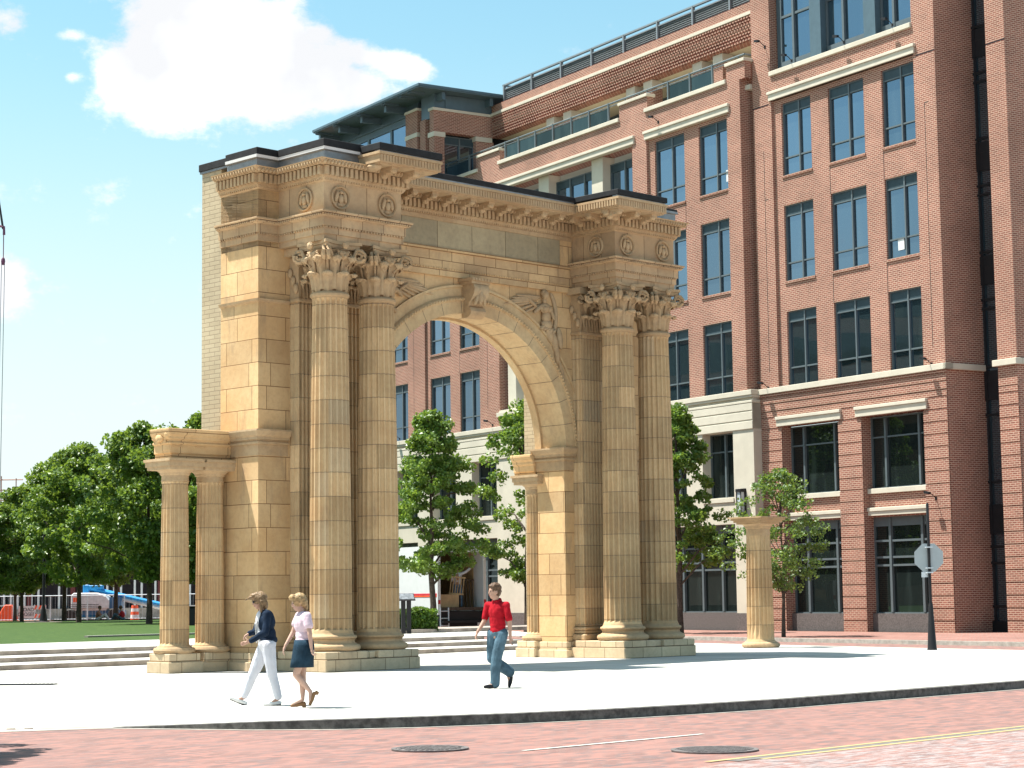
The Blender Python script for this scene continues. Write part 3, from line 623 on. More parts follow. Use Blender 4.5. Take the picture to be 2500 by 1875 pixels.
# --- fluted pilasters behind the columns
def pilaster(cu,first=None):
    if first:
        c=first.copy(); link(c,arch); c.location=(cu,W,0)
        for ch in first.children: d=ch.copy(); link(d,c)
        return c
    s=MB(); w=.40; dpt=.32; pr=[(-w,0)]
    outline=[]
    n=7; fw=2*w/(n+.4)
    outline.append((-w,-dpt))
    for i in range(n):
        x0=-w+fw*(i+.32); x1=x0+fw*.76
        for t in (0,.15,.5,.85,1): outline.append((x0+(x1-x0)*t,-dpt+.07*math.sin(math.pi*t)))
    outline.append((w,-dpt)); 
    def side(sx,rev):
        o=[]
        for i in range(2):
            y0=-dpt+.03+i*.14; y1=y0+.10
            for t in (0,.2,.5,.8,1): o.append((sx-math.copysign(.045,sx)*math.sin(math.pi*t),y0+(y1-y0)*t))
        return o[::-1] if rev else o
    outline+=side(w,False); outline+=[(w,.02),(-w,.02)]; outline+=side(-w,True)
    s.prism(outline,ZB1,ZS1); c=s.build('pilaster',M['drum'],arch,loc=(cu,W,0))
    b=MB()
    for o_,z0,z1 in ((.13,ZB0,ZB0+.16),(.06,ZB0+.16,ZB0+.26),(.09,ZB0+.26,ZB0+.34),(.03,ZB0+.34,ZB1)): b.box(-w-o_,w+o_,-dpt-o_,.02,z0,z1)
    b.box(-w-.15,w+.15,-dpt-.15,.02,0,ZB0); b.build('base',M['carved'],c,bevel=.03)
    q=MB(); q.box(-w-.03,w+.03,-dpt-.03,.02,ZS1,ZS1+.09); q.build('neck_ring',M['carved'],c,bevel=.02)
    cp=MB(); cp.box(-w,w,-dpt,.02,ZS1+.09,ZC1-.18); cp.box(-w-.16,w+.16,-dpt-.17,.02,ZC1-.17,ZC1-.01)
    for row,(z0,h,off) in enumerate(((ZS1+.09,.42,0),(ZS1+.12,.74,.5))):
        for i in range(4):
            x=-w+.1+(i+off*.9)*.2
            if x>w: continue
            t=MB(); acanthus(t,-math.pi/2,.001,0,h,.23,1.0+row*.15)
            # flatten the leaf on the pilaster face
            vs=[(x+(v[0])*1.0,-dpt+v[1],z0+v[2]) for v in t.v]; cp.add(vs,t.f)
    for sx in (-1,1):
        c1=Vector((sx*(w+.08),-dpt-.1,ZS1+.88)); pts=[]
        for k in range(14):
            t=k/13; an=math.pi*.5-t*math.pi*3; q=.12*(1-.75*t); pts.append(c1+Vector((-sx*q*math.cos(an),0,q*math.sin(an))))
        cp.tube(pts,[.04*(1-.4*k/13) for k in range(14)],6)
        for k in range(3): cp.ball((sx*(w+.03),-dpt+.06+.1*k,ZS1+.3+.18*k),(.06,.07,.12),8,6)
    cp.ball((0,-dpt-.08,ZS1+.86),(.1,.08,.12),8,6)
    cp.build('capital',M['carved'],c,45); return c
p0=pilaster(.93); [pilaster(u,p0) for u in (2.04,mirror(2.04),mirror(.93))]
# --- stepped plinths under the column pairs
for x0,x1 in ((0,2.7),(mirror(2.7),mirror(0))):
    p=MB(); p.box(x0,x1,0,W,0,.265); 
    for a in ((x0+.02,x0+1.18),(x1-1.2,x1-.02)): p.box(a[0],a[1],.02,W-.2,.265,.43)
    p.box(x0+1.18,x1-1.2,.12,W-.2,.265,.415)
    p.build('plinth',M['plinthstone'],arch,bevel=.015)
# plinth course of the walls
for x0,x1 in ((U0,CU-HS),(CU+HS,U1)):
    p=MB()
    p.box(x0-.05,x1+(.0),W-.05,VB+.02,0,.40) if x0<0 else p.box(x0-.05,x1+.05,W-.05,VB+.02,0,.40)
    p.box(x0-.10,x1+.02,W-.10,VB,0,.20)
    p.build('wall_plinth',M['plinthstone'],arch,bevel=.012)
# --- impost mouldings round the piers
IMP=[(.0,4.74),(.02,4.745),(.02,4.99),(.075,5.0),(.075,5.045),(.04,5.05),(.04,5.09),(.09,5.10),(.09,5.15),(.13,5.19),(.17,5.28),(.17,5.32)]
for pth in ([(U0,V1),(U0,W),(.45,W)],[(1.5,W),(CU-HS,W),(CU-HS,2.95)],[(CU+HS,2.95),(CU+HS,W),(10.05,W)],[(mirror(.45),W),(U1,W),(U1,V1)]):
    im=MB(); sweep(im,pth,IMP,False,.1); im.build('impost',M['carved'],arch)
# string at capital neck height on the end wall
st=MB(); sweep(st,[(U0,V1),(U0,W),(.5,W)],[(0,8.17),(.06,8.20),(.075,8.25)],False,.1); st.build('neck_string',M['carved'],arch)
# --- archivolt
av_=MB(); N_=64
prof=[(-.004,.80),(-.004,-.09),(.30,-.09),(.31,-.125),(.38,-.125),(.40,-.10),(.42,-.035),(.64,-.03),(.645,-.07),(.70,-.075),(.705,0)]
pv=[]
for i in range(N_+1):
    t=math.pi*i/N_
    for o_,y in prof: pv.append((CU+(HS+o_)*math.cos(t),W+y,ZS+(RISE+o_)*math.sin(t)))
k_=len(prof); av_.add(pv,[(i*k_+j,(i+1)*k_+j,(i+1)*k_+j+1,i*k_+j+1) for i in range(N_) for j in range(k_-1)])
for i in range(118):
    t=math.pi*(i+.5)/118; av_.ball((CU+(HS+.345)*math.cos(t),W-.135,ZS+(RISE+.345)*math.sin(t)),(.032,.03,.032),6,5)
M['voussoir']=sandstone('sandstone_voussoir','none',base=(.50,.335,.18),dark=(.30,.2,.11),light=(.60,.44,.25))
av_.cur=1; jt=av_
for i in range(1,17):
    t=math.pi*i/17; c,s_=math.cos(t),math.sin(t)
    a=Vector((CU+(HS-.009)*c,0,ZS+(RISE-.009)*s_)); b2=Vector((CU+(HS+.30)*c,0,ZS+(RISE+.30)*s_)); tn=Vector((-s_,0,c))*.005
    jt.add([a-tn+Vector((0,W-.0925,0)),a+tn+Vector((0,W-.0925,0)),b2+tn+Vector((0,W-.0925,0)),b2-tn+Vector((0,W-.0925,0))],[(0,1,2,3)])
    jt.add([a-tn+Vector((0,W-.0925,0)),a+tn+Vector((0,W-.0925,0)),a+tn+Vector((0,2.655,0)),a-tn+Vector((0,2.655,0))],[(3,2,1,0)])
av_.build('archivolt',[M['voussoir'],M['bark']],arch,45)
# a raised band along the back of the soffit
sb=MB(); pr2=[(-.06,2.66),(-.06,VB+.01),(.06,VB+.01)]; pv=[]
for i in range(N_+1):
    t=math.pi*i/N_
    for o_,y in pr2: pv.append((CU+(HS+o_)*math.cos(t),y,ZS+(RISE+o_)*math.sin(t)))
sb.add(pv,[(i*3+j,(i+1)*3+j,(i+1)*3+j+1,i*3+j+1) for i in range(N_) for j in range(2)])
sb.add([(CU+(HS+o)*math.cos(math.pi*i/N_),2.66,ZS+(RISE+o)*math.sin(math.pi*i/N_)) for i in range(N_+1) for o in (-.06,.02)],[(i*2,(i+1)*2,(i+1)*2+1,i*2+1) for i in range(N_)])
sb.build('soffit_band',M['voussoir'],arch,45)
# --- keystone console
ks=MB(); kx=CU; 
pts=[(-.02,9.2),(-.36,9.2),(-.46,9.13),(-.50,9.02),(-.47,8.90),(-.38,8.78),(-.29,8.68),(-.26,8.61),(-.33,8.58),(-.37,8.49),(-.33,8.39),(-.22,8.33),(-.02,8.34)]
n=len(pts)
ks.add([(kx-.25,W+y,z) for y,z in pts]+[(kx+.25,W+y,z) for y,z in pts],[tuple(range(n)),tuple(range(2*n-1,n-1,-1))]+[(i,n+i,n+(i+1)%n,(i+1)%n) for i in range(n)])
ks.box(kx-.35,kx+.35,W-.50,W,9.22,9.29); ks.box(kx-.31,kx+.31,W-.46,W,9.15,9.22)
for i in range(7): ks.box(kx-.33+i*.1,kx-.28+i*.1,W-.52,W-.50,9.225,9.285)
ks.ball((kx,W-.42,8.84),(.09,.09,.20),10,8); ks.ball((kx-.05,W-.45,9.0),(.05,.06,.06),8,6); ks.ball((kx-.1,W-.40,8.8),(.06,.07,.2),8,6,Matrix.Rotation(.4,3,'Y')); ks.ball((kx+.12,W-.40,8.82),(.06,.07,.2),8,6,Matrix.Rotation(-.3,3,'Y'))
ks.build('keystone',M['carved'],arch,40)
# --- winged figures in the spandrels
def victory(sgn,name='spandrel_relief'):
    g=MB(); X=lambda u:CU+sgn*(u-CU); y0=W-.05
    def bl(u,z,r,rot=0,dy=0): g.ball((X(u),y0+dy,z),r,12,8,Matrix.Rotation(rot*sgn,3,'Y'))
    bl(8.62,9.17,(.085,.10,.115),0,-.08); bl(8.62,9.22,(.10,.09,.09),0,-.05); bl(8.62,9.02,(.05,.07,.08),0,-.04)
    bl(8.66,8.83,(.19,.11,.14),.1,-.03); bl(8.58,8.80,(.07,.07,.075),0,-.11); bl(8.74,8.79,(.07,.07,.075),0,-.11)
    bl(8.70,8.62,(.14,.10,.17),.1,-.02); bl(8.72,8.42,(.19,.10,.13),.1,-.02)
    bl(8.83,8.20,(.13,.09,.26),-.35,0); bl(9.0,8.02,(.10,.09,.3),-.3,0); bl(9.08,7.72,(.09,.08,.3),-.12,0); bl(9.2,8.1,(.1,.07,.28),-.15,0)
    bl(8.42,8.80,(.055,.06,.20),.9,-.02); bl(8.22,8.93,(.045,.05,.18),-1.0,-.02); bl(8.9,8.72,(.05,.06,.2),-.5,-.02)
    for k in range(4): bl(8.12-.10*k,9.10-.055*k,(.46+.05*k,.05,.045),-.03-.05*k,.02)
    for k in range(4): bl(7.86+.12*k,8.96-.06*k,(.40,.045,.04),-.16-.08*k,.03)
    for k in range(8): bl(9.0+.05*k-.007*k*k,9.1-.12*k,(.06,.05,.19),-.55+.12*k,.02)
    for k in range(5): bl(8.55+.1*k,8.34-.02*k,(.05,.07,.1),.9,-.03)
    for k in range(6): bl(8.95+.07*k,7.95-.16*k,(.035,.05,.2),-.2,.0)
    g.build(name,M['carved'],arch,50)
victory(1); victory(-1)
# --- the small order: columns with a broken entablature at the left, one against the right jamb
SV=3.2
def small_shaft(half=False):
    s=MB(); pr=[(.345,.58),(.325,.62)]+col_profile(.322,.285,.66,4.10,6)+[(.30,4.17)]
    def rf(a,z):
        if z<.66 or z>4.12: return 1
        f=flute(20,.15,.66,4.1)(a,z); return f if math.cos(a-math.pi*1.07)>-.15 else 1
    s.lathe(pr,20*10,0,0,rf); return s
def small_cap(mb,z=4.17):
    mb.lathe([(.29,z),(.31,z+.02),(.30,z+.05),(.30,z+.14),(.33,z+.16),(.34,z+.2),(.42,z+.26)],32)
    mb.box(-.44,.44,-.44,.44,z+.26,z+.33); mb.box(-.47,.47,-.47,.47,z+.33,z+.44); mb.box(-.50,.50,-.50,.50,z+.44,z+.50)
def small_base(mb,z=.42):
    def rf(a,z_): return 1+.02*abs(math.sin(a*14))
    mb.lathe([(.40,z),(.445,z+.03),(.455,z+.07),(.43,z+.12),(.37,z+.135),(.36,z+.165)],84,0,0,rf)
def small_column(cu,cv,parent,name='small_column'):
    c=small_shaft().build(name,M['drum'],parent,40,loc=(cu,cv,0))
    q=MB(); small_cap(q); q.build('capital',M['carved'],c,30)
    q=MB(); small_base(q); q.build('base',M['carved'],c,30); return c
small_column(-1.66,SV,arch); small_column(-.72,SV,arch); small_column(9.62,3.14,arch)
p=MB()
p.box(-2.11,-1.2,2.75,3.6,0,.24); p.box(-2.07,-1.25,2.79,3.56,.24,.42)
p.build('small_plinth',M['plinthstone'],arch,bevel=.012); p=MB()
p.box(-1.2,-.36,2.86,3.6,0,.225); p.box(-1.08,-.42,2.84,3.56,.225,.42)
p.build('small_plinth',M['plinthstone'],arch,bevel=.012); p=MB()
p.box(9.14,9.9,2.87,3.56,0,.24); p.box(9.17,9.9,2.875,3.53,.24,.42)
p.build('small_plinth',M['plinthstone'],arch,bevel=.012)
e=MB()
sweep(e,[(-1.98,3.52),(-1.98,2.92),(U0,2.92)],[(0,4.66),(0,4.78),(.03,4.785),(.03,4.98),(.075,4.99),(.075,5.03),(.04,5.035),(.04,5.08),(.09,5.10),(.09,5.15),(.13,5.20),(.15,5.29),(.15,5.33)],False,.55)
e.box(-1.96,U0,2.94,3.5,4.67,5.30)
e.box(-2.02,-1.9,2.90,3.2,4.84,4.99); e.box(-2.06,-1.95,3.0,3.4,5.02,5.12)
e.ball((-2.05,2.92,5.2),(.08,.10,.10),8,6); e.ball((-2.08,3.2,5.12),(.07,.15,.09),8,6)
for x in (-1.95,-1.35):
    for i in range(6): e.box(x+i*.05,x+.035+i*.05,2.87,2.9,4.93,4.97)
e.build('broken_entablature',M['stone'],arch,bevel=.012); e=MB()
sweep(e,[(9.28,3.66),(9.28,2.9)],[(0,4.66),(0,4.75),(.03,4.76),(.03,4.92),(.07,4.95),(.07,5.02),(.12,5.06),(.15,5.14),(.15,5.2)],False,.5)
e.build('broken_entablature',M['stone'],arch,bevel=.012)
# ================================================================ the single column on the plaza
lp=gnd(1858,1581)
lone=empty('fluted_column',(lp.x,lp.y,0),RZA,'free-standing short fluted sandstone column with a flared square capital on the plaza','column')
k_=1.0
s=MB(); pr=[(.42,.18),(.39,.24)]+[(r*1.19,.26+(z-.66)*.857) for r,z in col_profile(.325,.285,.66,4.10,6)]
def rfl(a,z):
    if z<.3 or z>3.1: return 1
    f=flute(20,.15,.3,3.1)(a,z); return f if math.cos(a-math.pi*1.2)>.1 else 1
s.lathe(pr,200,0,0,rfl); s.build('shaft',M['drum'],lone,40)
q=MB(); q.lathe([(.34,3.2),(.345,3.24),(.34,3.40),(.37,3.42),(.38,3.47),(.45,3.53)],40); 
for hw,z0,z1 in ((.44,3.53,3.58),(.50,3.58,3.64),(.56,3.64,3.70),(.61,3.70,3.735)): q.box(-hw,hw,-hw,hw,z0,z1)
q.build('capital',M['carved'],lone,30)
q=MB(); q.lathe([(.47,0),(.53,.03),(.54,.08),(.52,.13),(.45,.16),(.43,.19)],96,0,0,lambda a,z:1+.02*abs(math.sin(a*14))); q.build('base',M['carved'],lone,30)
# ================================================================ THE BRICK OFFICE BUILDING (x = -u along the facade, y = depth)
bd=empty('office_building',OB,RZB,'large red-brick office building with pale stone bands and tall dark windows behind the arch','building')
def facade(mb,x0,x1,z0,z1,y,holes,depth=.3,glassback=True):
    xs=sorted({x0,x1,*[h[0] for h in holes],*[h[1] for h in holes]}); zs=sorted({z0,z1,*[h[2] for h in holes],*[h[3] for h in holes]})
    xs=[x for x in xs if x0<=x<=x1]; zs=[z for z in zs if z0<=z<=z1]
    for i in range(len(xs)-1):
        for j in range(len(zs)-1):
            cx,cz=(xs[i]+xs[i+1])/2,(zs[j]+zs[j+1])/2
            if any(h[0]<cx<h[1] and h[2]<cz<h[3] for h in holes): continue
            mb.quad((xs[i],y,zs[j]),(xs[i+1],y,zs[j]),(xs[i+1],y,zs[j+1]),(xs[i],y,zs[j+1]))
    for h in holes:
        a,b,c,d=h[:4]; dp=h[4] if len(h)>4 else depth
        mb.quad((a,y,c),(a,y,d),(a,y+dp,d),(a,y+dp,c)); mb.quad((b,y,c),(b,y+dp,c),(b,y+dp,d),(b,y,d))
        mb.quad((a,y,d),(b,y,d),(b,y+dp,d),(a,y+dp,d)); mb.quad((a,y,c),(a,y+dp,c),(b,y+dp,c),(b,y,c))
def part(name,mb,mat,parent=None,label=None,**k):
    o=mb.build(name,mat,parent or bd,**k)
    if label: o['label']=label
    return o
_wc={}
def window(w,h,x,y,z,kind='two',parent=None,dx=0):
    key=(round(w,2),round(h,2),kind)
    if key in _wc:
        a,b=_wc[key]; o=a.copy(); link(o,parent or bd); o.location=(x,y,z); g=b.copy(); link(g,o); return o
    f=MB(); t=.05
    f.box(0,t,-.06,.05,0,h); f.box(w-t,w,-.06,.05,0,h); f.box(t,w-t,-.06,.05,h-t,h); f.box(t,w-t,-.06,.05,0,t)
    if kind=='two':
        m=w*.55; f.box(m-.035,m+.035,-.07,.05,t,h-t); f.box(t,m-.045,-.05,.04,.72,.78); f.box(m+.045,w-t,-.05,.04,.72,.78)
        f.cur=1; f.box(t,m-.045,-.03,.04,h-.40,h-t); f.box(m+.045,w-t,-.03,.04,h-.40,h-t); f.cur=0; f.box(t,m-.045,-.05,.04,h-.45,h-.40); f.box(m+.045,w-t,-.05,.04,h-.45,h-.40)
    elif kind=='big':
        for m in (w*.24,w*.78): f.box(m-.05,m+.05,-.09,.05,t,h-t)
        f.box(t,w-t,-.04,.03,h-.82,h-.76)
    elif kind=='shop':
        for m in (w*.27,w*.78): f.box(m-.06,m+.06,-.1,.05,t,h-t)
        f.box(t,w-t,-.03,.04,h-.36,h-t)
        for q in (.52,.25,.16): pass
        for zz in (h-.92,h-1.55,h-1.86): f.box(t,w-t,-.06,.04,zz-.04,zz+.04)
    elif kind=='shop4':
        nn=4
        for i in range(1,nn): m=w*i/nn; f.box(m-.06,m+.06,-.1,.05,t,h-t)
        f.box(t,w-t,-.03,.04,h-.36,h-t)
        for zz in (h-.95,h-1.58,h-1.88): f.box(t,w-t,-.06,.04,zz-.04,zz+.04)
    elif kind.startswith('strip'):
        n_=max(2,round(w/1.1))
        for i in range(1,n_): m=w*i/n_; f.box(m-.04,m+.04,-.08,.05,t,h-t)
        f.cur=1; f.box(t,w-t,-.03,.04,h-.40,h-t); f.cur=0
    elif kind=='top':
        for m in (w*.38,): f.box(m-.06,m+.06,-.1,.05,t,h-t)
        f.box(t,w-t,-.05,.04,2.2,2.3); f.box(w-.28,w-t,-.05,.045,t,h-t); f.box(t,w-t,-.07,.04,t,.34)
    elif kind=='tri':
        for m in (w*.5,): f.box(m-.05,m+.05,-.09,.05,t,h-t)
        f.box(t,w-t,-.04,.03,h-.8,h-.74)
    o=part('window',f,[M['frame'],M['header']],parent); o.location=(x,y,z)
    g=MB(); g.quad((.02,.02,.02),(w-.02,.02,.02),(w-.02,.02,h-.02),(.02,.02,h-.02)); g=g.build('pane',M['glass2'] if kind.startswith('shop') or kind=='stripd' or kind=='big' or kind=='tri' else M['glass'],o)
    _wc[key]=(o,g); return o
U=lambda u:-u
# ---------------- tower: piers at y=0, window field set back .12
TW=31.0; ROWS=[(18.65,21.70),(14.25,17.40),(9.93,13.00)]
COLS=[(1.25,3.07),(4.1,6.2),(7.27,9.1)]
w_=MB()
field=[(U(9.6),U(1.15),9.93,21.92,.12)]
facade(w_,U(10.8),0,8.98,TW,0,[(U(9.6),U(1.15),9.93,21.92,.12),(U(9.6),U(1.2),23.15,28.6,.35)])
holes=[(U(b),U(a),z0,z1,.16) for a,b in COLS for z0,z1 in ROWS]
facade(w_,U(9.6),U(1.15),9.93,21.92,.12,holes)
# base: rusticated brick courses over a recessed backing
BIG=[(1.26,4.70),(6.05,9.50)]
bh=[(U(b),U(a),0,8.3,.5) for a,b in BIG]
facade(w_,U(10.8),0,0,8.98,.03,bh)
piers=[(0,1.26),(4.70,6.05),(9.50,10.8)]
z=.0; k=0
while z<8.9:
    z1=min(z+.405,8.93)
    for a,b in piers:
        if z1<8.72: w_.box(U(b),U(a),0,.06,z+.0,z1)
    z+=.46
w_.box(U(10.8),0,0,.06,8.74,8.93)
w_.box(U(10.8),.02,-.02,.06,9.0,9.24); w_.box(U(10.8),.03,-.04,.06,9.31,9.52); w_.box(U(10.8),.035,-.06,.06,9.58,9.68)
# spandrel between ground and upper big windows, set back .1
for a,b in BIG: facade(w_,U(b),U(a),0,8.3,.32,[(U(b)+.001,U(a)-.001,.0,4.40,.2),(U(b)+.001,U(a)-.001,5.5,8.3,.2)])
# side faces
w_.quad((0,0,0),(0,2.05,0),(0,2.05,TW),(0,0,TW))
w_.quad((U(10.8),0,TW),(0,0,TW),(0,12,TW),(U(10.8),12,TW))
w_.quad((U(10.8),12,8.9),(U(10.8),0,8.9),(U(10.8),0,TW),(U(10.8),12,TW))
# second tower beyond the glazed slot
w_.quad((1.45,1.2,8.98),(2.4,1.2,8.98),(2.4,1.2,TW),(1.45,1.2,TW)); w_.quad((2.4,1.2,0),(2.4,9,0),(2.4,9,TW),(2.4,1.2,TW)); w_.quad((1.45,5,0),(1.45,1.2,0),(1.45,1.2,TW),(1.45,5,TW))
w_.quad((1.45,1.23,0),(2.4,1.23,0),(2.4,1.23,8.98),(1.45,1.23,8.98))
z=0
while z<8.9:
    w_.box(1.45,2.4,1.2,1.26,z,min(z+.405,8.93)); z+=.46
part('wall',w_,M['redbrick'])
# joints (thin dark movement joints), soldier sills
j=MB()
for u in (10.15,.62): j.box(U(u)-.012,U(u)+.012,-.004,.01,10.6,19.9)
j.box(U(.62),U(.62)+.2,-.004,.01,19.88,19.91); j.box(U(10.15),U(10.15)+.2,-.004,.01,17.8,17.83)
for u in (6.2,3.07):
    for z0,z1 in ((17.4,18.55),(13.0,14.15)): j.box(U(u)-.012,U(u)+.012,.114,.13,z0,z1)
j.box(U(10.8),U(9.75),-.004,.01,21.78,21.83); j.box(U(1.0),0,-.004,.01,21.78,21.83); j.box(1.45,2.4,1.196,1.21,21.78,21.83)
for u,z0,z1 in ((38.7+.6,10.2,23),(31.75,10.9,17)): j.box(U(u)-.012,U(u)+.012,-.434,-.42,z0,z1)
j.box(U(15.18)-.012,U(15.18)+.012,-.314,-.30,17.4,18.55); j.box(U(34.68)-.012,U(34.68)+.012,-.314,-.30,13.0,14.15)
for q in range(0,len(j.v),8):
    jj=MB(); jj.v=j.v[q:q+8]; jj.f=[tuple(i-q for i in f) for f in j.f[q//8*6:q//8*6+6]]; jj.m=[0]*6; part('movement_joint',jj,M['dark'])
sl_=MB()
def sill(a,b,y,z):
    q=MB(); q.box(U(b)-.03,U(a)+.03,y-.05,y+.2,z-.09,z); part('brick_sill',q,M['redbrick'])
for a,b in COLS:
    for z0,z1 in ROWS[:2]: sill(a,b,.12,z0)
for a,b in COLS:
    for z0,z1 in ROWS: window(b-a,z1-z0,U(b),.26,z0)
# stone: belt, lintels, sills
st_=MB()
def stone(u0,u1,y,z0,z1,dep=.4): st_.box(U(u1),U(u0),y,y+dep,z0,z1)
stone(-.14,10.86,-.14,9.70,9.93); st_.box(-.0,.14,-.14,2.1,9.70,9.93); st_.box(1.3,2.5,1.05,1.4,9.70,9.93); st_.box(2.4,2.52,1.4,5,9.70,9.93)
for a,b in ((1.05,9.72),):
    stone(a,b,-.07,21.92,22.18); stone(a-.05,b+.05,-.12,22.18,22.30)
stone(1.18,9.62,-.09,22.96,23.15,.6)
for a,b in ((1.03,4.97),(5.83,9.75)): stone(a,b,-.07,8.31,8.58); stone(a-.02,b+.02,-.12,8.58,8.71)
for a,b in BIG:
    stone(a-.0,b+.0,.22,5.30,5.50); stone(a,b,.20,4.45,4.62); stone(a,b,.16,4.62,4.76)
# tower windows: big pairs, shop windows on a granite base, penthouse glazing
for a,b in BIG:
    window(b-a,2.78,U(b),.55,5.5,'big'); window(b-a,3.7,U(b),.55,.70,'shop')
gr=MB()
for a,b in BIG: gr.box(U(b),U(a),.30,.7,0,.70)
for a,b in ((7.02,9.2),(3.62,6.35),(1.22,3.15)): window(b-a,5.3,U(b)+.02,.33,23.15,'top')
pn=MB(); pn.box(U(9.6),U(1.2),.42,.5,23.1,28.6)
for a in (6.35,3.15): pn.box(U(a+.67),U(a),-.02 if a>5 else -.02,.42,23.16,28.6)
part('metal_panel',pn,M['bluemetal'])
# slot glazing between the towers
sg=MB(); sg.quad((0,2.0,.4),(1.45,2.0,.4),(1.45,2.0,TW),(0,2.0,TW)); part('pane',sg,M['glass'])
sf=MB()
for z in [0,.9,2.5,3.1,4.3,5.5]+[8.0+k*4.35+d for k in range(5) for d in (0,1.3,1.8,4.0)]: sf.box(.02,1.44,1.93,2.02,z,z+.09)
for z in (3.6,8.6,12.95,17.3,21.7,26): sf.box(.02,1.44,1.94,2.02,z,z+1.1)
for x in (.12,.75): sf.box(x,x+.07,1.92,2.03,0,TW)
sf.box(0,1.45,1.9,2.1,0,.4); part('slot_frame',sf,M['dark'])
# ---------------- wing: brick from z 9.93 up, stone base below
WY=-.43; X0,X1=U(60),U(11.12)
w_=MB(); FZ=.12
bays=[(12.0,17.85),(32.5,38.0)]; wl=[]
colsW=[(12.05,14.16),(15.2,17.38)]; colsW3=[(32.58,34.66),(35.65,37.72),(39.96,42.05),(43.1,45.2)]
facade(w_,X0,X1,9.93,23.13,WY,[(U(17.85),U(12.03),9.93,21.9,FZ),(U(30.62),U(18.95),9.93,21.9,1.0),(U(38.1),U(32.5),9.93,21.9,FZ),(U(45.3),U(39.95),9.93,21.9,FZ)])
facade(w_,U(17.85),U(12.03),9.93,21.9,WY+FZ,[(U(b),U(a),z0,z1,.16) for a,b in colsW for z0,z1 in ROWS])
facade(w_,U(38.1),U(32.5),9.93,21.9,WY+FZ,[(U(b),U(a),z0,z1,.16) for a,b in colsW3[:2] for z0,z1 in ROWS])
facade(w_,U(45.3),U(39.95),9.93,21.9,WY+FZ,[(U(b),U(a),z0,z1,.16) for a,b in colsW3[2:] for z0,z1 in ROWS])
for a,b in colsW+colsW3:
    for z0,z1 in ROWS:
        window(b-a,z1-z0,U(b),WY+FZ+.14,z0)
    for z0,z1 in ROWS[:2]: sill(a,b,WY+FZ,z0)
w_.box(U(30.62),U(18.95),WY+.3,WY+.6,9.93,10.4)
w_.quad((X1,WY,9.93),(X1,0.5,9.93),(X1,.5,23.9),(X1,WY,23.9))
# parapet with raised piers
for a,b in ((10.75,12.0),(17.72,19.9),(30.32,32.48),(38.4,39.9),(46,48)): w_.box(U(b),U(a),WY,WY+.35,23.12,23.86)
w_.box(X0,X1,WY+.01,WY+.3,23.1,23.14)
# penthouse storey: lattice brick band
w_.box(U(34.32),U(10.9),1.6,2.1,25.5,27.24)
for i in range(118):
    for j_ in range(8):
        x=U(34.2)+i*.196+(j_%2)*.098
        w_.box(x,x+.12,1.50,1.6,25.54+j_*.14,25.54+j_*.14+.085)
for u in (16.8,15.3,28.95,27.42,22.0,20.6): w_.box(U(u)-.33,U(u)+.33,1.75,2.35,22.8,25.12)
# tower flank of the wing (upper)
part('wall',w_,M['redbrick'])
# stone of the wing
stone(10.74,60,WY-.10,9.72,9.93)
st_.box(U(60),U(10.78),WY-.02,WY+.5,8.30,9.40); sw_=[]
for z0,z1 in ((9.62,9.72),(9.40,9.50)): st_.box(U(60),U(10.76),WY-.06,WY+.5,z0,z1)
st_.box(U(60),U(10.78),WY+.05,WY+.5,9.5,9.62)
for z0,z1 in ((9.08,9.385),(8.69,9.03),(8.31,8.64)): st_.box(U(60),U(10.77),WY-.05,WY-.02,z0,z1)
# stone piers with openings
sp=MB()
opn=[(12.14,14.25),(15.4,17.5),(19.2,21.3),(22.4,24.5),(25.6,27.7),(31.0,33.4),(35.0,37.4),(39,41.4),(43,45.4)]
hl=[(U(b),U(a),5.54,8.28,.55) for a,b in opn]+[(U(17.6),U(12.14),.0,4.42,.5)]+[(U(27.8),U(19.2),0,4.42,.5),(U(37.4),U(31),0,4.42,.5),(U(45.4),U(39),0,4.42,.5)]
facade(sp,U(60),U(10.78),0,8.3,WY,hl); sp.quad((U(10.78),WY,0),(U(10.78),.6,0),(U(10.78),.6,9.6),(U(10.78),WY,9.6))
for a,b in opn: sp.box(U(b)-.0,U(a)+.0,WY-.05,WY+.3,5.34,5.5); window(b-a,2.74,U(b),WY+.5,5.54,'tri')
part('stone_base',sp,M['limestone'])
for a,b in ((12.14,17.6),(19.2,27.8),(31,37.4),(39,45.4)): window(b-a,3.68,U(b),WY+.45,.74,'shop4'); gr.box(U(b),U(a),WY+.2,WY+.9,0,.74)
gr.box(U(60),U(10.74),WY-.03,WY+.1,0,.70)
sg2=[]
g2=MB()
for a,b in ((10.72,12.14),(17.6,19.2),(27.8,31),(37.4,39),(45.4,60)): g2.box(U(b),U(a),WY-.04,WY+.3,0,.72)
for q in range(0,len(g2.v),8):
    jj=MB(); jj.v=g2.v[q:q+8]; jj.f=[tuple(i-q for i in f) for f in g2.f[q//8*6:q//8*6+6]]; jj.m=[0]*6; part('granite_base',jj,M['granite'])
gg=MB()
for a,b in BIG: gg.box(U(b)+.002,U(a)-.002,.30,.7,0,.70)
for a,b in ((12.14,17.6),(19.2,27.8),(31,37.4),(39,45.4)): gg.box(U(b)+.002,U(a)-.002,WY+.2,WY+.9,0,.74)
for q in range(0,len(gg.v),8):
    jj=MB(); jj.v=gg.v[q:q+8]; jj.f=[tuple(i-q for i in f) for f in gg.f[q//8*6:q//8*6+6]]; jj.m=[0]*6; part('granite_panel',jj,M['granite'])
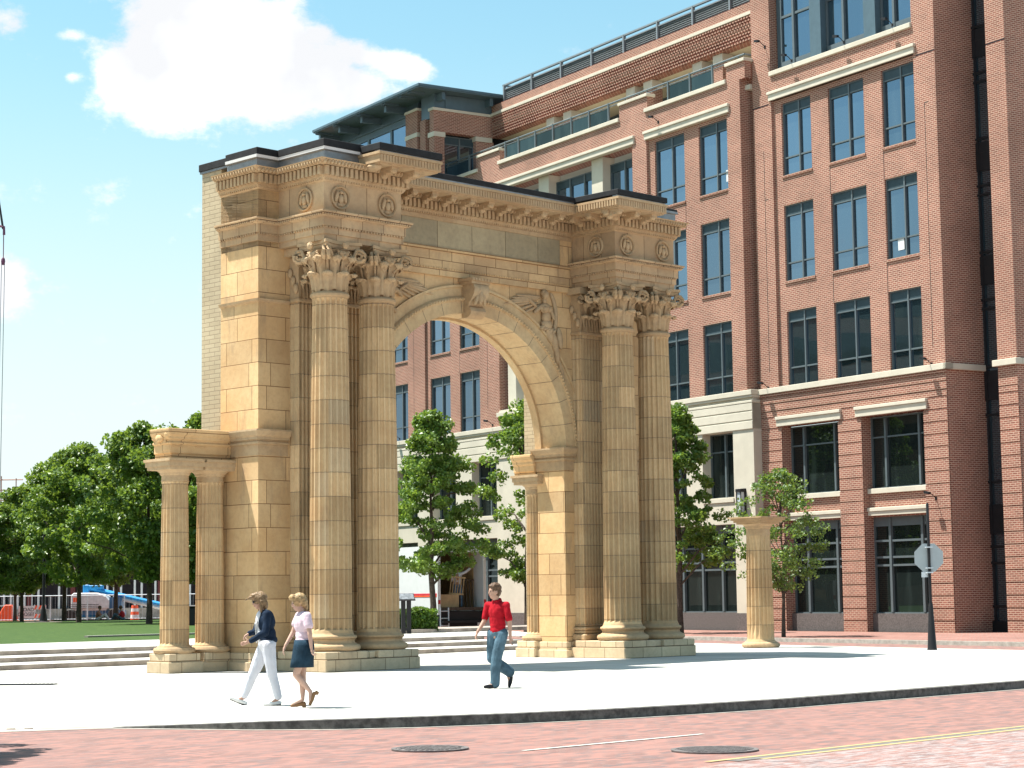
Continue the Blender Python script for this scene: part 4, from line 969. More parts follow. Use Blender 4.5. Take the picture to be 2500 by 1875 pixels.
# stone trims of the wing
for a,b in ((11.85,17.95),(18.75,30.85),(32.3,38.2)): stone(a,b,WY-.07,21.88,22.14,.3); stone(a-.03,b+.03,WY-.12,22.14,22.26,.3)
for a,b in ((12.0,17.9),(19.9,30.45),(32.46,38.4),(39.9,46)): stone(a,b,WY-.09,23.14,23.32,.45)
for a,b in ((10.7,12.03),(17.66,19.94),(30.28,32.5),(38.36,39.94)): stone(a,b,WY-.08,23.86,24.0,.5)
stone(11,34.32,1.5,26.65,26.80,.3)
stone(18.95,30.8,WY-.1,10.40,10.62,1.2); stone(18.95,30.62,WY-.04,10.62,10.72,1.2)
# recessed centre bay: stone pilasters and tall glazing
for a,b in ((18.95,19.35),(21.75,22.66),(26.35,27.25),(29.55,30.3)): stone(a,b,WY+.30,10.7,21.9,.7)
for a,b in ((19.35,21.75),(22.66,26.35),(27.25,29.55)):
    for z0,z1 in ((18.3,21.55),(14.4,18.2),(10.72,14.3)): window(b-a,z1-z0,U(b),WY+.80,z0,'strip')
for u in (16.8,15.3,28.95,27.42,22.0,20.6): st_.box(U(u)-.35,U(u)+.35,1.73,2.37,25.12,25.49)
for z0,z1 in ((.0,.01),): pass
part('stone_trim',st_,M['limestone'],bevel=.012)
# balcony: soffit, glazed wall, railing
so_=MB(); so_.quad((U(34.3),2.102,25.5),(U(34.3),4.7,25.5),(U(10.9),4.7,25.5),(U(10.9),2.102,25.5)); part('soffit',so_,M['soffit'])
bf=MB(); bf.box(U(34.3),U(10.8),WY+.3,5,22.7,22.9); part('balcony_floor',bf,M['limestone'])
for i in range(7): window(3.3,2.58,U(34.2)+i*3.33,4.4,22.9,'stripd')
rl=MB(); ry=WY+.14
rl.tube([(U(48),ry,24.20),(U(10.9),ry,24.20)],.045,6); rl.tube([(U(48),ry,24.06),(U(10.9),ry,24.06)],.025,6); rl.tube([(U(10.9),ry,24.2),(U(10.9),ry+1.9,24.2)],.04,6)
gp=MB(); posts=[13.1,14.7,16.3,20.93,22.53,24.02,25.63,27.2,28.74,29.98,33.5,35.03,36.6,38.1]
for u in posts: rl.box(U(u)-.04,U(u)+.04,ry-.05,ry+.03,23.3,24.25)
for a,b in zip(posts[:-1],posts[1:]):
    if b-a<2: gp.quad((U(b)+.08,ry,23.40),(U(a)-.08,ry,23.40),(U(a)-.08,ry,24.02),(U(b)+.08,ry,24.02))
for u in (11.3,17.9,18.5,19.6,30.6,31.2,32.3): rl.box(U(u)-.02,U(u)+.02,ry-.02,ry+.02,23.95,24.2)
part('railing',rl,M['frame']); 
for q in range(0,len(gp.v),4):
    jj=MB(); jj.v=gp.v[q:q+4]; jj.f=[(0,1,2,3)]; jj.m=[0]; part('railing_pane',jj,M['glass2'])
# louvre screen on the roof
lv=MB()
for k_ in range(8): 
    z=27.26+k_*.098; lv.add([(U(33.5),1.88,z),(U(10.9),1.88,z),(U(10.9),1.96,z+.075),(U(33.5),1.96,z+.075)],[(0,1,2,3)])
lv.box(U(33.5),U(10.9),1.97,2.0,27.24,27.98)
for i in range(8): x=U(33.5)+i*2.72+(0 if i else .03); lv.box(x-.05,x+.05,1.8,1.95,27.2,28.22)
lv.box(U(33.56),U(10.9),1.82,1.95,28.16,28.24); lv.box(U(33.56),U(10.9),1.84,1.93,27.94,28.0); lv.box(U(33.6),U(33.5),1.82,4,28.16,28.24)
part('louvre_screen',lv,M['louvre'])
rb=MB(); rb.box(U(60),U(10.8),4.75,14,22.0,27.1); rb.box(U(34.3),U(10.9),2.1,4.75,25.55,27.1); rb.box(U(60),U(34.4),2.1,4.75,22.0,27.1); part('roof',rb,M['membrane'])
# ---------------- pavilion at the far end
pvv=-1.94; pu=34.35
pb=MB()
pb.quad((U(pu),pvv+.62,22.5),(U(pu),1.6,22.5),(U(pu),1.6,26.6),(U(pu),pvv+.62,26.6)) if False else None
pb.box(U(pu+.55),U(pu),pvv+.05,-1.29,21.0,25.5)         # corner pier
pb.box(U(pu+.4),U(pu),pvv+.01,1.62,25.5,26.62)           # brick lintel band
pb.box(U(pu+.6),U(pu),.62,1.7,22.5,25.29)
pb.box(U(37.3),U(36.05),pvv,pvv+.8,21.0,26.95); pb.box(U(35.75),U(35.2),pvv+.0,pvv+.6,21,26.3)
pb.box(U(46),U(pu+.02),WY+.02,4,20.5,22.6)
pb.box(U(60),U(47),WY,8,9.9,22.5)
part('pavilion_brick',pb,M['redbrick'])
ps=MB(); ps.box(U(pu+.45),U(pu)+.06,pvv-.06,1.7,26.62,26.76); ps.box(U(pu+.6),U(pu)+.04,pvv-.0,-1.25,25.25,25.5); ps.box(U(pu+.65),U(pu)+.04,.58,1.6,25.25,25.5)
ps.box(U(37.34),U(36.0),pvv-.05,pvv+.8,26.95,27.08); ps.box(U(37.33),U(36.02),pvv-.04,pvv+.8,25.55,25.78); part('pavilion_stone',ps,M['limestone'])
pm=MB(); pm.box(U(35.8),U(34.42),pvv+.12,pvv+.9,26.3,27.75); pm.box(U(pu+.4),U(pu)-.02,-1.2,1.7,26.76,27.5)
pm.box(U(46.2),U(36.5),pvv+.30,pvv+.5,21.5,27.6)
for u in (37.6,39.3,41.9,44.5): pm.box(U(u)-.09,U(u)+.09,pvv+.22,pvv+.32,21.5,26.6)
for z0 in (26.56,26.95,25.1): pm.box(U(46.2),U(37.3),pvv+.20,pvv+.3,z0,z0+.06)
for u in (37.9,40.6,43.2,45.6): pm.box(U(u)-.12,U(u)+.12,pvv-.9,pvv+.3,27.15,27.5)
for y in (-1.6,1.3): pm.box(U(pu)-.1,U(pu)+.5,y-.1,y+.1,27.1,27.5)
part('pavilion_cladding',pm,M['bluemetal'])
pg=MB(); pg.quad((U(46),pvv+.28,25.2),(U(37.4),pvv+.28,25.2),(U(37.4),pvv+.28,26.55),(U(46),pvv+.28,26.55)); part('pavilion_pane',pg,M['glass'])
o=window(1.95,3.0,0,0,22.3,'two'); o.rotation_euler=(0,0,math.pi/2); o.location=(U(pu)-.35,-1.29,22.4)
pr_=MB(); pr_.box(U(45.6),U(33.57),-3.23,3.4,27.52,27.58); pr_.box(U(45.65),U(33.52),-3.28,3.45,27.58,27.70); pr_.box(U(45.4),U(33.8),-3.0,3.2,27.70,27.78)
for u in (34.6,35.6,37.4,40.2,43.0,45.2):
    for d_ in (0,.14,.28): pr_.box(U(u+d_)-.03,U(u+d_)+.03,-3.15,-2.3,27.43,27.52)
part('pavilion_roof',pr_,M['bluemetal'])
# ---------------- floodlights on the wall, the long lantern
def flood(u,y,z,nm='floodlight'):
    f=MB(); x=U(u); f.tube([(x,y,z),(x,y-.22,z+.16),(x,y-.34,z+.2)],.016,6); f.cbox((x-.06,y-.38,z+.21),(.26,.12,.09),Matrix.Rotation(.2,3,'Y')); f.box(x-.05,x+.05,y-.02,y+.0,z-.06,z+.06)
    part(nm,f,M['dark'])
for a in ((.72,0,9.95),(10.25,0,9.95),(.74,0,4.95),(31.3,WY,10.05),(40.9,WY,10.05),(9.9,0,24.3),(16.9,WY,22.5),(.5,0,27),(2.2,-.0,23.3),(5.0,-.0,23.3),(8.2,0,23.3)): flood(*a)
ln=MB(); x=U(11.52); ln.box(x-.17,x+.17,WY-.30,WY-.02,4.72,4.86); ln.box(x-.17,x+.17,WY-.30,WY-.02,5.72,5.84)
for dx in (-.15,.13): ln.box(x+dx,x+dx+.03,WY-.29,WY-.26,4.8,5.8)
ln.box(x-.17,x+.17,WY-.06,WY-.0,4.7,5.86); lo=part('wall_lantern',ln,M['dark'])
lg=MB(); lg.box(x-.12,x+.12,WY-.26,WY-.07,4.87,5.71); part('lamp_glass',lg,M['steel'],lo)
# ================================================================ office block off to the left, mirrored in the windows
ob=empty('office_block',(-78,85,0),0,'glass-fronted office block standing across the park, outside the left edge','building')
q=MB(); q.box(-14,14,-32,32,0,25.5); q.build('wall',M['redbrick'],ob)
q=MB()
for i in range(7):
    q.quad((14.06,-31,2+i*3.5),(14.06,31,2+i*3.5),(14.06,31,4.2+i*3.5),(14.06,-31,4.2+i*3.5))
q.build('window_band',M['glass2'],ob)

for x,y,z,w,h in ((U(2.55),.235,14.55,.34,.42),(U(11.95),WY+FZ+.11,18.95,.0,.0),(U(12.45),WY+FZ+.115,19.0,.36,.5)):
    if w: q=MB(); q.box(x,x+w,y,y+.004,z,z+h); part('paper_notice',q,M['white'])
# ================================================================ TREES, HEDGE, STREET THINGS
def leafmat(name,c1,c2,c3):
    m=bpy.data.materials.new(name); m.use_nodes=True; nt=m.node_tree; nt.nodes.clear(); T=NT(nt)
    o=T.n('ShaderNodeOutputMaterial'); d=T.n('ShaderNodeBsdfPrincipled'); t=T.n('ShaderNodeBsdfTranslucent'); mx=T.n('ShaderNodeMixShader')
    g=T.n('ShaderNodeNewGeometry'); r=g.outputs['Random Per Island']
    c=T.mix(T.ramp(r,0,.6),c1,c2); c=T.mix(T.ramp(r,.65,1),c,c3)
    c=T.mix(T.ramp(T.noise(T.obj(),1.1,3),.35,.65,0,.6),c,tuple(q*.55 for q in c1))
    T.set(d.inputs['Base Color'],c); d.inputs['Roughness'].default_value=.42; d.inputs['Specular IOR Level'].default_value=.5; T.set(t.inputs['Color'],T.mix(.5,c,(.34,.46,.04)))
    mx.inputs[0].default_value=.36; nt.links.new(d.outputs[0],mx.inputs[1]); nt.links.new(t.outputs[0],mx.inputs[2]); nt.links.new(mx.outputs[0],o.inputs[0]); return m
M['leaf']=leafmat('maple_leaf',(.085,.165,.025),(.125,.225,.035),(.22,.32,.06)); M['leaf2']=leafmat('young_leaf',(.07,.13,.03),(.10,.18,.045),(.17,.25,.07))
M['leafd']=leafmat('dark_leaf',(.085,.16,.025),(.125,.215,.035),(.21,.31,.06)); M['hedge']=leafmat('hedge_leaf',(.06,.13,.015),(.09,.18,.02),(.13,.23,.035))
def leaf(mb,c,s,rn):
    n=Vector((rn.gauss(0,.8),rn.gauss(0,.8),rn.gauss(.45,.7))).normalized(); a=n.orthogonal().normalized(); a=Matrix.Rotation(rn.random()*6.283,3,n)@a; b=n.cross(a)
    s*=rn.uniform(.7,1.25); q=n*s*.22
    mb.add([c-b*s*.62,c+a*s*.5-q*.3,c+b*s*.62+q*.4,c-a*s*.5-q*.3],[(0,1,2,3)])
def crown_mesh(r,zb,zt,ncl,nleaf,ls,seed,shape='oval',gap=.0,lean=0):
    rn=random.Random(seed); mb=MB(); cz=zb+(zt-zb)*.42; cl=[]
    lob=[(rn.uniform(0,6.28),rn.uniform(.75,1.25)) for _ in range(7)]
    def rr(t,a):
        if shape=='oval': b=(math.sin(math.pi*min(1,max(0,t))**.72))**.62
        elif shape=='cone': b=(min(1,t/.16))**.5*(1-max(0,(t-.12)/.92))**.72
        else: b=(min(1,t/.22))**.6*(1-max(0,(t-.25)/.78)**2)**.5 if t<1 else 0
        w=1+.18*math.sin(3*a+seed)+.12*math.sin(5*a+2*seed+4*t)+.10*math.sin(9*t+a*2)
        return r*b*w
    for i in range(ncl):
        t=rn.random()**.9; a=rn.random()*6.283; q=rr(t,a)*(rn.random()**.38); cl.append((Vector((q*math.cos(a)+lean*t,q*math.sin(a),zb+(zt-zb)*t)),rn.uniform(.55,1.2)))
    for c,sz in cl:
        k=int(nleaf/ncl*sz); sp=.155*r*sz*(.9 if shape!='cone' else .8)
        for _ in range(k):
            v=Vector((rn.gauss(0,1),rn.gauss(0,1),rn.gauss(0,.62))); v=v.normalized()*(rn.random()**.33)
            p=c+Vector((v.x*sp*1.35,v.y*sp*1.35,v.z*sp)); leaf(mb,p,ls,rn)
    return mb,cl
def trunk_mesh(h,r,cl,zb,seed,n=9):
    rn=random.Random(seed+5); mb=MB(); pts=[(0,0,-.1),(0.02,0,.12*h)]+[(rn.uniform(-.03,.03)*h*.3,rn.uniform(-.03,.03)*h*.3,h*t) for t in (.3,.5,.7,.88)]
    mb.tube(pts,[r*1.35,r,r*.85,r*.62,r*.4,r*.16],8)
    for c,sz in rn.sample(cl,min(n,len(cl))):
        z0=max(zb*.8,min(h*.75,c.z-rn.uniform(.5,1.6))); s=Vector((0,0,z0)); m=s*.5+c*.5+Vector((0,0,.25)); mb.tube([s,m,c],[r*.42,r*.24,r*.08],5)
    return mb
_tv={}
def tree(variant,loc,label,group=None,rz=0,scale=1,cat='tree'):
    if variant not in _tv:
        p=TV[variant]; t=empty('tree',loc,rz)
        mb,cl=crown_mesh(*p['crown']); tr=trunk_mesh(p['h'],p['r'],cl,p['crown'][1],p['crown'][6],p.get('limbs',10)).build('trunk',M['bark'],t,True)
        c=mb.build('crown',M[p['mat']],t); _tv[variant]=t; o=t
    else:
        o=copy_tree(_tv[variant])
    o.location=loc; o.rotation_euler=(0,0,rz); o.scale=(scale,)*3; tag(o,label,cat,group); return o
#            radius base top clusters leaves leafsize seed shape
TV={'maple_a':dict(crown=(3.7,2.5,10.4,170,26000,.185,3,'oval'),h=10,r=.14,mat='leafd'),
    'maple_b':dict(crown=(3.4,2.4,10.0,160,24000,.185,11,'oval'),h=9.6,r=.13,mat='leafd'),
    'arch_a':dict(crown=(2.35,2.1,8.3,190,25000,.115,26,'cone'),h=7.4,r=.12,mat='leaf'),
    'arch_b':dict(crown=(2.3,2.2,9.6,120,15000,.12,33,'oval'),h=9,r=.13,mat='leaf'),
    'cone':dict(crown=(2.05,2.3,8.9,170,19000,.115,45,'cone'),h=9.6,r=.12,mat='leaf'),
    'young':dict(crown=(1.75,1.7,5.85,150,8500,.09,57,'oval'),h=5.6,r=.062,mat='leaf2',limbs=22)}
GL='maples along the lawn'
def P(x,y,Y): v=at(x,y,Y); return (v.x,v.y,.30)
tree('maple_a',P(364,1523,104),'tall dark maple just left of the nearer small column, thick trunk',GL,0,1.0)
tree('maple_b',P(192,1519,116),'maple whose trunk stands in front of the parked boom lift',GL,1.1,1.0)
tree('maple_a',P(53,1518,125),'maple whose trunk overlaps the grey road closed sign',GL,2.2,.80)
tree('maple_b',P(157,1516,127),'maple between the lamp post and the boom lift body',GL,4.0,1.03)
tree('maple_a',P(283,1513,134),'maple rising behind the people sitting on the lawn',GL,3.3,1.0)
tree('maple_b',P(36,1514,136),'maple behind the orange barrier at the left',GL,.4,.8)
tree('maple_b',P(-45,1516,122),'leftmost maple, cut by the left edge of the picture',GL,5.1,.80)
tree('maple_a',P(455,1512,112),'maple seen between the two small columns',GL,.9,1.0)
tree('maple_b',P(505,1512,104),'maple mostly hidden behind the cream brick back of the arch',GL,2.9,1.06)
GA='street trees behind the arch'
p=at(1057,1495,78); tree('arch_a',(p.x,p.y,.34),'bushy green tree with a full round crown seen through the arch on the left',GA)
p=at(1287,1500,84); tree('arch_b',(p.x,p.y,0),'looser taller tree behind the right pier with branches reaching into the arch',GA,.6)
p=wB(9.2,-6.2); p=at(1660,1500,79.5); tree('cone',(p.x,p.y,0),'narrow pointed tree just right of the arch in front of the pale stone wall',GA,2.0)
p=gnd(1913,1555); tree('young',(p.x,p.y,0),'small young tree with a thin trunk on the sidewalk behind the single column',None,.5)
# off the left edge: unseen tree added for its shadow in the near corner
tree('maple_b',(-8.95,22.7,SZ),'unseen tree added outside the left edge to shade the corner of the brick street',None,2.0,.62)
# hedge
hd=MB(); rn=random.Random(5)
for i in range(6500):
    a=rn.random()*.56; y=rn.random(); z=rn.random(); s=rn.choice((0,1,2))
    w=1.0-.10*abs(a-.5); zz=.47+.66*(z if s else 1)
    p=Vector((-.2+3.3*a,.0+1.5*(y if s!=1 else (0 if y<.7 else 1)),zz+.05*math.sin(a*21)))
    leaf(hd,p+Vector((rn.gauss(0,.03),rn.gauss(0,.03),rn.gauss(0,.02))),.085,rn)
hb=MB(); hb.box(-.12,1.55,.1,1.4,.46,1.0); 
e=at(948,1533,68.9); ho=empty('hedge',(e.x,e.y+.2,0),.05,'clipped bright green box hedge behind the information panel','hedge')
hd.build('foliage',M['hedge'],ho); hb.build('core',M['leafd'],ho)
# information panel
e=at(992,1534,67.6); ip=empty('information_panel',(e.x,e.y,.35),.25,'black-framed slanted information panel on two dark posts in front of the hedge','sign')
f=MB()
for x in (-.17,.02): f.box(x,x+.14,-.05,.05,0,1.12)
f.box(-.16,.16,-.04,.04,.1,.2); f.build('post',M['dark'],ip)
f=MB(); f.cbox((0,-.02,1.22),(.56,.42,.035),Matrix.Rotation(rad(32),3,'X')); f.build('panel_frame',M['dark'],ip)
f=MB(); f.cbox((0,-.032,1.243),(.50,.36,.01),Matrix.Rotation(rad(32),3,'X')); f.build('panel_face',plain('panel_print',(.16,.17,.18),.35,var=.4,scale=9),ip)
# stop sign seen from the back
sp=gnd(2276,1587); sg=empty('road_sign',(sp.x,sp.y,0),0,'back of an octagonal road sign on a black flared pole at the plaza edge','sign')
f=MB(); f.lathe([(.135,0),(.13,.03),(.12,.06),(.058,1.20),(.05,1.24)],20); f.build('pole_base',M['dark'],sg,True)
f=MB(); f.lathe([(.042,1.2),(.040,2.0),(.038,3.86),(.015,3.9)],14); f.build('pole',M['dark'],sg,True)
f=MB(); R8=.405; pts=[(R8*math.cos(math.pi/8+k*math.pi/4),2.44+R8*math.sin(math.pi/8+k*math.pi/4)) for k in range(8)]
f.prism_y(pts,.075,.083); f=f.build('sign_plate',plain('bare_aluminium',(.36,.40,.42),.5,.35,.06,2),sg); 
f.rotation_euler=(0,0,-.12)
f=MB(); f.prism_y([(-.20,1.92),(.05,1.92),(.05,2.06),(-.20,2.06)],.074,.08); f.build('lower_plate',M['steel'],sg)
f=MB()
for z in (2.03,2.15,2.70): f.box(-.09,.09,-.07,.075,z,z+.03)
f.build('bracket',M['steel'],sg)
# lamp post on the lawn, litter bin
e=gnd(106,1517,.345); e=at(106,1516,119); lp_=empty('lamp_post',(e.x,e.y,.33),0,'black lamp post with a flared foot among the maples','lamp post')
f=MB(); f.lathe([(.34,0),(.34,.06),(.24,.10),(.21,.35),(.12,.85),(.085,1.0),(.08,6.2),(.05,6.3)],16); f.build('post',M['dark'],lp_,True)
f=MB(); f.lathe([(.05,6.3),(.24,6.4),(.30,6.9),(.14,7.05),(.03,7.2)],12); f.build('lantern',M['dark'],lp_,True)
f=MB(); f.lathe([(1.1,-.05),(1.1,.04)],24); f.build('footing',M['step'],lp_)
e=at(470,1526,96); lb=empty('litter_bin',(e.x,e.y,.33),0,'black square litter bin behind the two small columns','bin')
f=MB(); f.box(-.42,.42,-.4,.4,0,.86); f.build('body',M['dark'],lb,bevel=.04)
f=MB(); f.box(-.46,.46,-.44,.44,.86,.98); f.build('lid',M['dark'],lb,bevel=.05)
# ---------------- box truck parked behind the trees, open at the back
tk=empty('box_truck',wB(19.6,-8.1),RZB,'white box truck with orange and red side stripes and its rear shutter open','truck')
# local: x=-u (towards the camera along the street), y=v ; body runs to -x
f=MB(); L_=7.2; Wd=2.35; zf=1.10; zt=3.65
f.box(-L_,0,-Wd,-Wd+.05,zf-.15,zt); f.box(-L_,0,-.05,0,zf-.15,zt); f.box(-L_,-L_+.05,-Wd,0,zf-.15,zt); f.box(-L_,0,-Wd,0,zt,zt+.05); f.box(-.06,.012,-Wd-.02,-Wd+.12,zf-.3,zt+.06); f.box(-.06,.012,-.12,.02,zf-.3,zt+.06); f.box(-.06,.012,-Wd,0,zt-.22,zt+.06)
f.build('box_body',M['white'],tk)
f=MB(); f.box(-L_,0,-Wd+.02,-.02,zf-.12,zf); f.build('load_floor',M['bark'],tk)
f=MB(); f.box(-L_+.3,-.9,-Wd+.052,-Wd+.07,zf,zt-.1); f.box(-L_+.3,-.9,-.07,-.052,zf,zt-.1); f.box(-L_+.06,-L_+.1,-Wd+.1,-.1,zf,zt-.1); f.build('plywood_lining',M['wood'],tk)
f=MB(); f.box(-L_,-.1,-Wd-.012,-Wd-.002,1.62,1.70); f.build('stripe',plain('stripe_red',(.55,.03,.05),.5),tk)
f=MB(); f.box(-L_,-.1,-Wd-.012,-Wd-.002,1.55,1.612); f.build('stripe',M['orange'],tk)
f=MB(); f.box(-L_,-.1,-Wd+.1,-.1,.55,zf-.16); f.box(-.1,.25,-Wd+.1,-.1,.45,.55); f.box(-.9,-.2,-Wd+.3,-.3,.3,.55); f.build('chassis',M['dark'],tk)
for y in (-Wd+.32,-.32):
    for x in (-1.9,-6.0):
        f=MB(); f.lathe([(.30,-.13),(.44,-.12),(.46,0),(.44,.12),(.30,.13)],22); w=f.build('wheel',M['tyre'],tk,True,loc=(x,y,.33)); w.rotation_euler=(math.pi/2,0,0)
f=MB(); f.box(-L_-1.7,-L_-.05,-Wd+.15,-.15,.6,2.3); f.box(-L_-1.5,-L_-.1,-Wd+.25,-.25,2.3,2.8); f.build('cab',M['white'],tk,bevel=.1)
f=MB(); f.box(-.02,.03,-Wd+.0,-Wd+.1,1.25,1.42); f.box(-.02,.03,-.1,0,1.25,1.42); f.build('tail_lamp',plain('lamp_red',(.4,.02,.02),.3),tk)
f=MB(); f.tube([(.1,-Wd+.05,.2),(.1,-Wd+.05,1.1)],.03,6); f.tube([(.1,-Wd+.45,.2),(.1,-Wd+.45,1.1)],.03,6)
for z in (.35,.65,.95): f.tube([(.1,-Wd+.05,z),(.1,-Wd+.45,z)],.025,6)
f.build('ladder',M['steel'],tk)
def tkp(x,y,z): return Matrix.Translation(wB(19.6,-8.1))@Matrix.Rotation(RZB,4,'Z')@Vector((x,y,z))
def crate(x,y,z,s,mat,label,nm='cardboard_box'):
    f=MB(); f.box(-s[0]/2,s[0]/2,-s[1]/2,s[1]/2,0,s[2]); f.box(-s[0]/2-.003,s[0]/2+.003,-.03,.03,0.01,s[2]+.003); o=f.build(nm,mat,None,bevel=.01); o.location=tkp(x,y,z); o.rotation_euler=(0,0,RZB+.1); tag(o,label,'box' if 'box' in nm else 'furniture')
cb=plain('cardboard',(.42,.29,.16),.85,var=.15)
crate(-.7,-1.62,zf,(.7,1.0,.55),cb,'large cardboard box at the open end of the truck, white label side outward')
crate(-1.6,-2.0,zf,(.6,.5,.8),cb,'upright brown box deeper inside the truck on the left')
f=MB()
for i in range(6): f.box(i*.11,i*.11+.03,-.03,.03,0,.75)
f.box(-.02,.62,-.04,.04,.72,.78); f.box(-.02,.62,-.04,.04,.02,.07)
for i in (0,5): f.box(i*.11,i*.11+.03,0,.5,.0,.04)
o=f.build('wooden_chair_frame',M['wood']); o.location=tkp(-.6,-1.45,zf+.56); o.rotation_euler=(0.1,.1,RZB+1.2); tag(o,'slatted wooden frame leaning on the cardboard box in the truck','furniture')
f=MB()
for i in range(5): f.tube([(0,i*.16,0),(-.3,i*.16+.12,1.2)],.025,6)
f.tube([(-.28,-.1,1.15),(-.28,.85,1.15)],.02,6)
o=f.build('bundle_of_poles',M['bark']); o.location=tkp(-.5,-.95,zf); o.rotation_euler=(0,0,RZB); tag(o,'dark poles leaning against the right wall inside the truck','poles')
# ---------------- boom lift and the building site beyond the lawn
e=at(238,1516,150); bl=empty('boom_lift',(e.x,e.y,0.05),0,'white and blue boom lift beyond the lawn, its arm sloping down to the right','boom lift')
f=MB(); f.box(-2.05,1.0,-.9,.9,.95,1.1); f.prism_y([(-2.15,1.1),(1.2,1.1),(1.2,1.85),(.9,2.2),(.1,2.5),(-1.9,2.5),(-2.15,2.3)],-1.0,1.0); f.build('engine_cover',M['liftgrey'],bl,bevel=.06)
f=MB()
for z in (1.15,1.3,1.45): f.box(-2.17,.3,-1.012,-1.0,z,z+.05)
f.build('vent_slats',M['dark'],bl)
f=MB(); f.box(1.2,2.2,-.8,.8,1.1,2.1); f.box(-1.2,2.4,-.7,.7,.55,.95); f.build('turntable',plain('lift_dark_blue',(.05,.13,.25),.4),bl)
f=MB(); f.box(-1.25,-.75,-.3,.3,2.0,3.2); f.box(-.8,.5,-.28,.28,2.8,3.15); f.tube([(-.9,0,2.95),(4.2,0,1.75),(6.0,0,1.35)],[.25,.2,.18],4); f.build('arm_base',M['blue'],bl,bevel=.04)
f=MB(); f.tube([(1.6,0,2.05),(5.1,0,1.2),(7.2,0,.75)],.17,4); f.build('arm_tip',M['liftgrey'],bl)
for x,y in ((-2.2,-1),(1.6,-1),(-2.2,1),(1.6,1)):
    f=MB(); f.lathe([(.30,-.17),(.52,-.15),(.55,0),(.52,.15),(.30,.17)],18); w=f.build('wheel',M['tyre'],bl,True,loc=(x,y,.5)); w.rotation_euler=(math.pi/2,0,0)
    f=MB(); f.lathe([(.02,-.18),(.28,-.18),(.30,-.1)],14); f.build('rim',M['white'],w,True)
f=MB(); f.tube([(-1.9,0,.5),(1.5,0,.5)],.16,6); f.build('axle_beam',M['blue'],bl)
f=MB(); f.box(-1.95,-1.6,-1.02,-1.0,1.7,2.1); f.build('warning_plate',M['orange'],bl); bl.scale=(.84,)*3
def text_mesh(txt,size,name,mat,parent,loc,rot=(math.pi/2,0,0)):
    c=bpy.data.curves.new(name,'FONT'); c.body=txt; c.size=size; c.align_x='CENTER'; c.align_y='CENTER'; c.extrude=.004; c.space_line=.95
    o=bpy.data.objects.new(name,c); sc.collection.objects.link(o); bpy.context.view_layer.update()
    me=bpy.data.meshes.new_from_object(o.evaluated_get(bpy.context.evaluated_depsgraph_get())); bpy.data.objects.remove(o)
    me.materials.clear(); me.materials.append(mat); q=bpy.data.objects.new(name,me); link(q,parent); q.location=loc; q.rotation_euler=rot; return q
e=at(66,1517,147); rs=empty('road_closed_sign',(e.x,e.y,.1),0,'grey ROAD CLOSED board behind a maple trunk at the left','sign')
f=MB(); f.box(-.62,.62,-.02,.02,.25,1.15); f.build('board',plain('board_grey',(.62,.62,.60),.6),rs)
f=MB(); f.box(-.55,-.5,.02,.5,0,.3); f.box(.5,.55,.02,.5,0,.3); f.box(-.55,-.5,-.0,.04,0,1.1); f.box(.5,.55,-.0,.04,0,1.1); f.build('stand',M['steel'],rs)
text_mesh('ROAD\nCLOSED',.36,'lettering',M['dark'],rs,(0,-.03,.70))
def barrel(px,Y,label,s=1):
    e=at(px,1517,Y); t=empty('traffic_drum',(e.x,e.y,.05),0,label,'traffic drum')
    for i in range(5):
        f=MB(); f.lathe([(.30-.02*i,.2*i),(.285-.02*i,.2*i+.2)],16); f.build('band',M['orange'] if i%2==0 else M['white'],t,True)
    f=MB(); f.lathe([(.36,0),(.36,.06)],16); f.build('foot',M['tyre'],t); t.scale=(s,)*3
barrel(329,147,'orange and white striped traffic drum right of the sitting people',1.15)
e=at(20,1517,146); ob_=empty('plastic_barrier',(e.x,e.y,.1),0,'bright orange plastic barrier beside the road closed sign','barrier')
f=MB(); f.prism_y([(-.75,0),(.75,0),(.62,.35),(.45,1.0),(.25,1.25),(-.2,1.25),(-.45,.9),(-.7,.35)],-.25,.25); f.build('body',M['orange'],ob_,bevel=.04)
e=at(-8,1500,148); f=MB(); f.box(-1.3,1.3,-.5,.5,.35,1.25); f.box(-1.2,-1.0,-.4,.4,0,.35); f.box(1.0,1.2,-.4,.4,0,.35); o=f.build('skip_bin',M['dark'],bevel=.05); o.location=(e.x,e.y,.05); tag(o,'black skip behind the orange barrier at the left edge','skip')
e=at(97,1517,145); bc=empty('barricade',(e.x,e.y,.05),0,'white barricade with slanting orange stripes between the sign and the lamp post','barricade')
for z in (.35,.95):
    f=MB(); f.box(-.45,.45,-.02,.02,z,z+.28); b_=f.build('board',M['white'],bc)
    f=MB()
    for x in (-.42,-.12,.18): f.add([(x,-.024,z),(x+.14,-.024,z),(x+.26,-.024,z+.28),(x+.12,-.024,z+.28)],[(0,1,2,3)])
    f.build('stripes',M['orange'],b_)
f=MB(); f.box(-.4,-.35,-.0,.03,0,1.3); f.box(.35,.4,-.0,.03,0,1.3); f.build('legs',M['steel'],bc)
# chain link fence
fe=at(60,1516,142); fx0=fe.x-6; fn=empty('site_fence',(fx0,142,0),0,'galvanised mesh fence round the building site','fence')
for i in range(11):
    f=MB(); f.tube([(i*2.6,0,0),(i*2.6,0,1.95)],.045,6); f.build('post',M['steel'],fn)
f=MB(); f.tube([(0,0,1.95),(26,0,1.95)],.035,6); f.tube([(0,0,.3),(26,0,.3)],.025,6); f.build('rail',M['steel'],fn)
f=MB()
for i in range(110): x=i*.2364+.1; f.box(x,x+.012,-.004,.004,.3,1.95)
f.build('mesh_wires',M['steel'],fn)
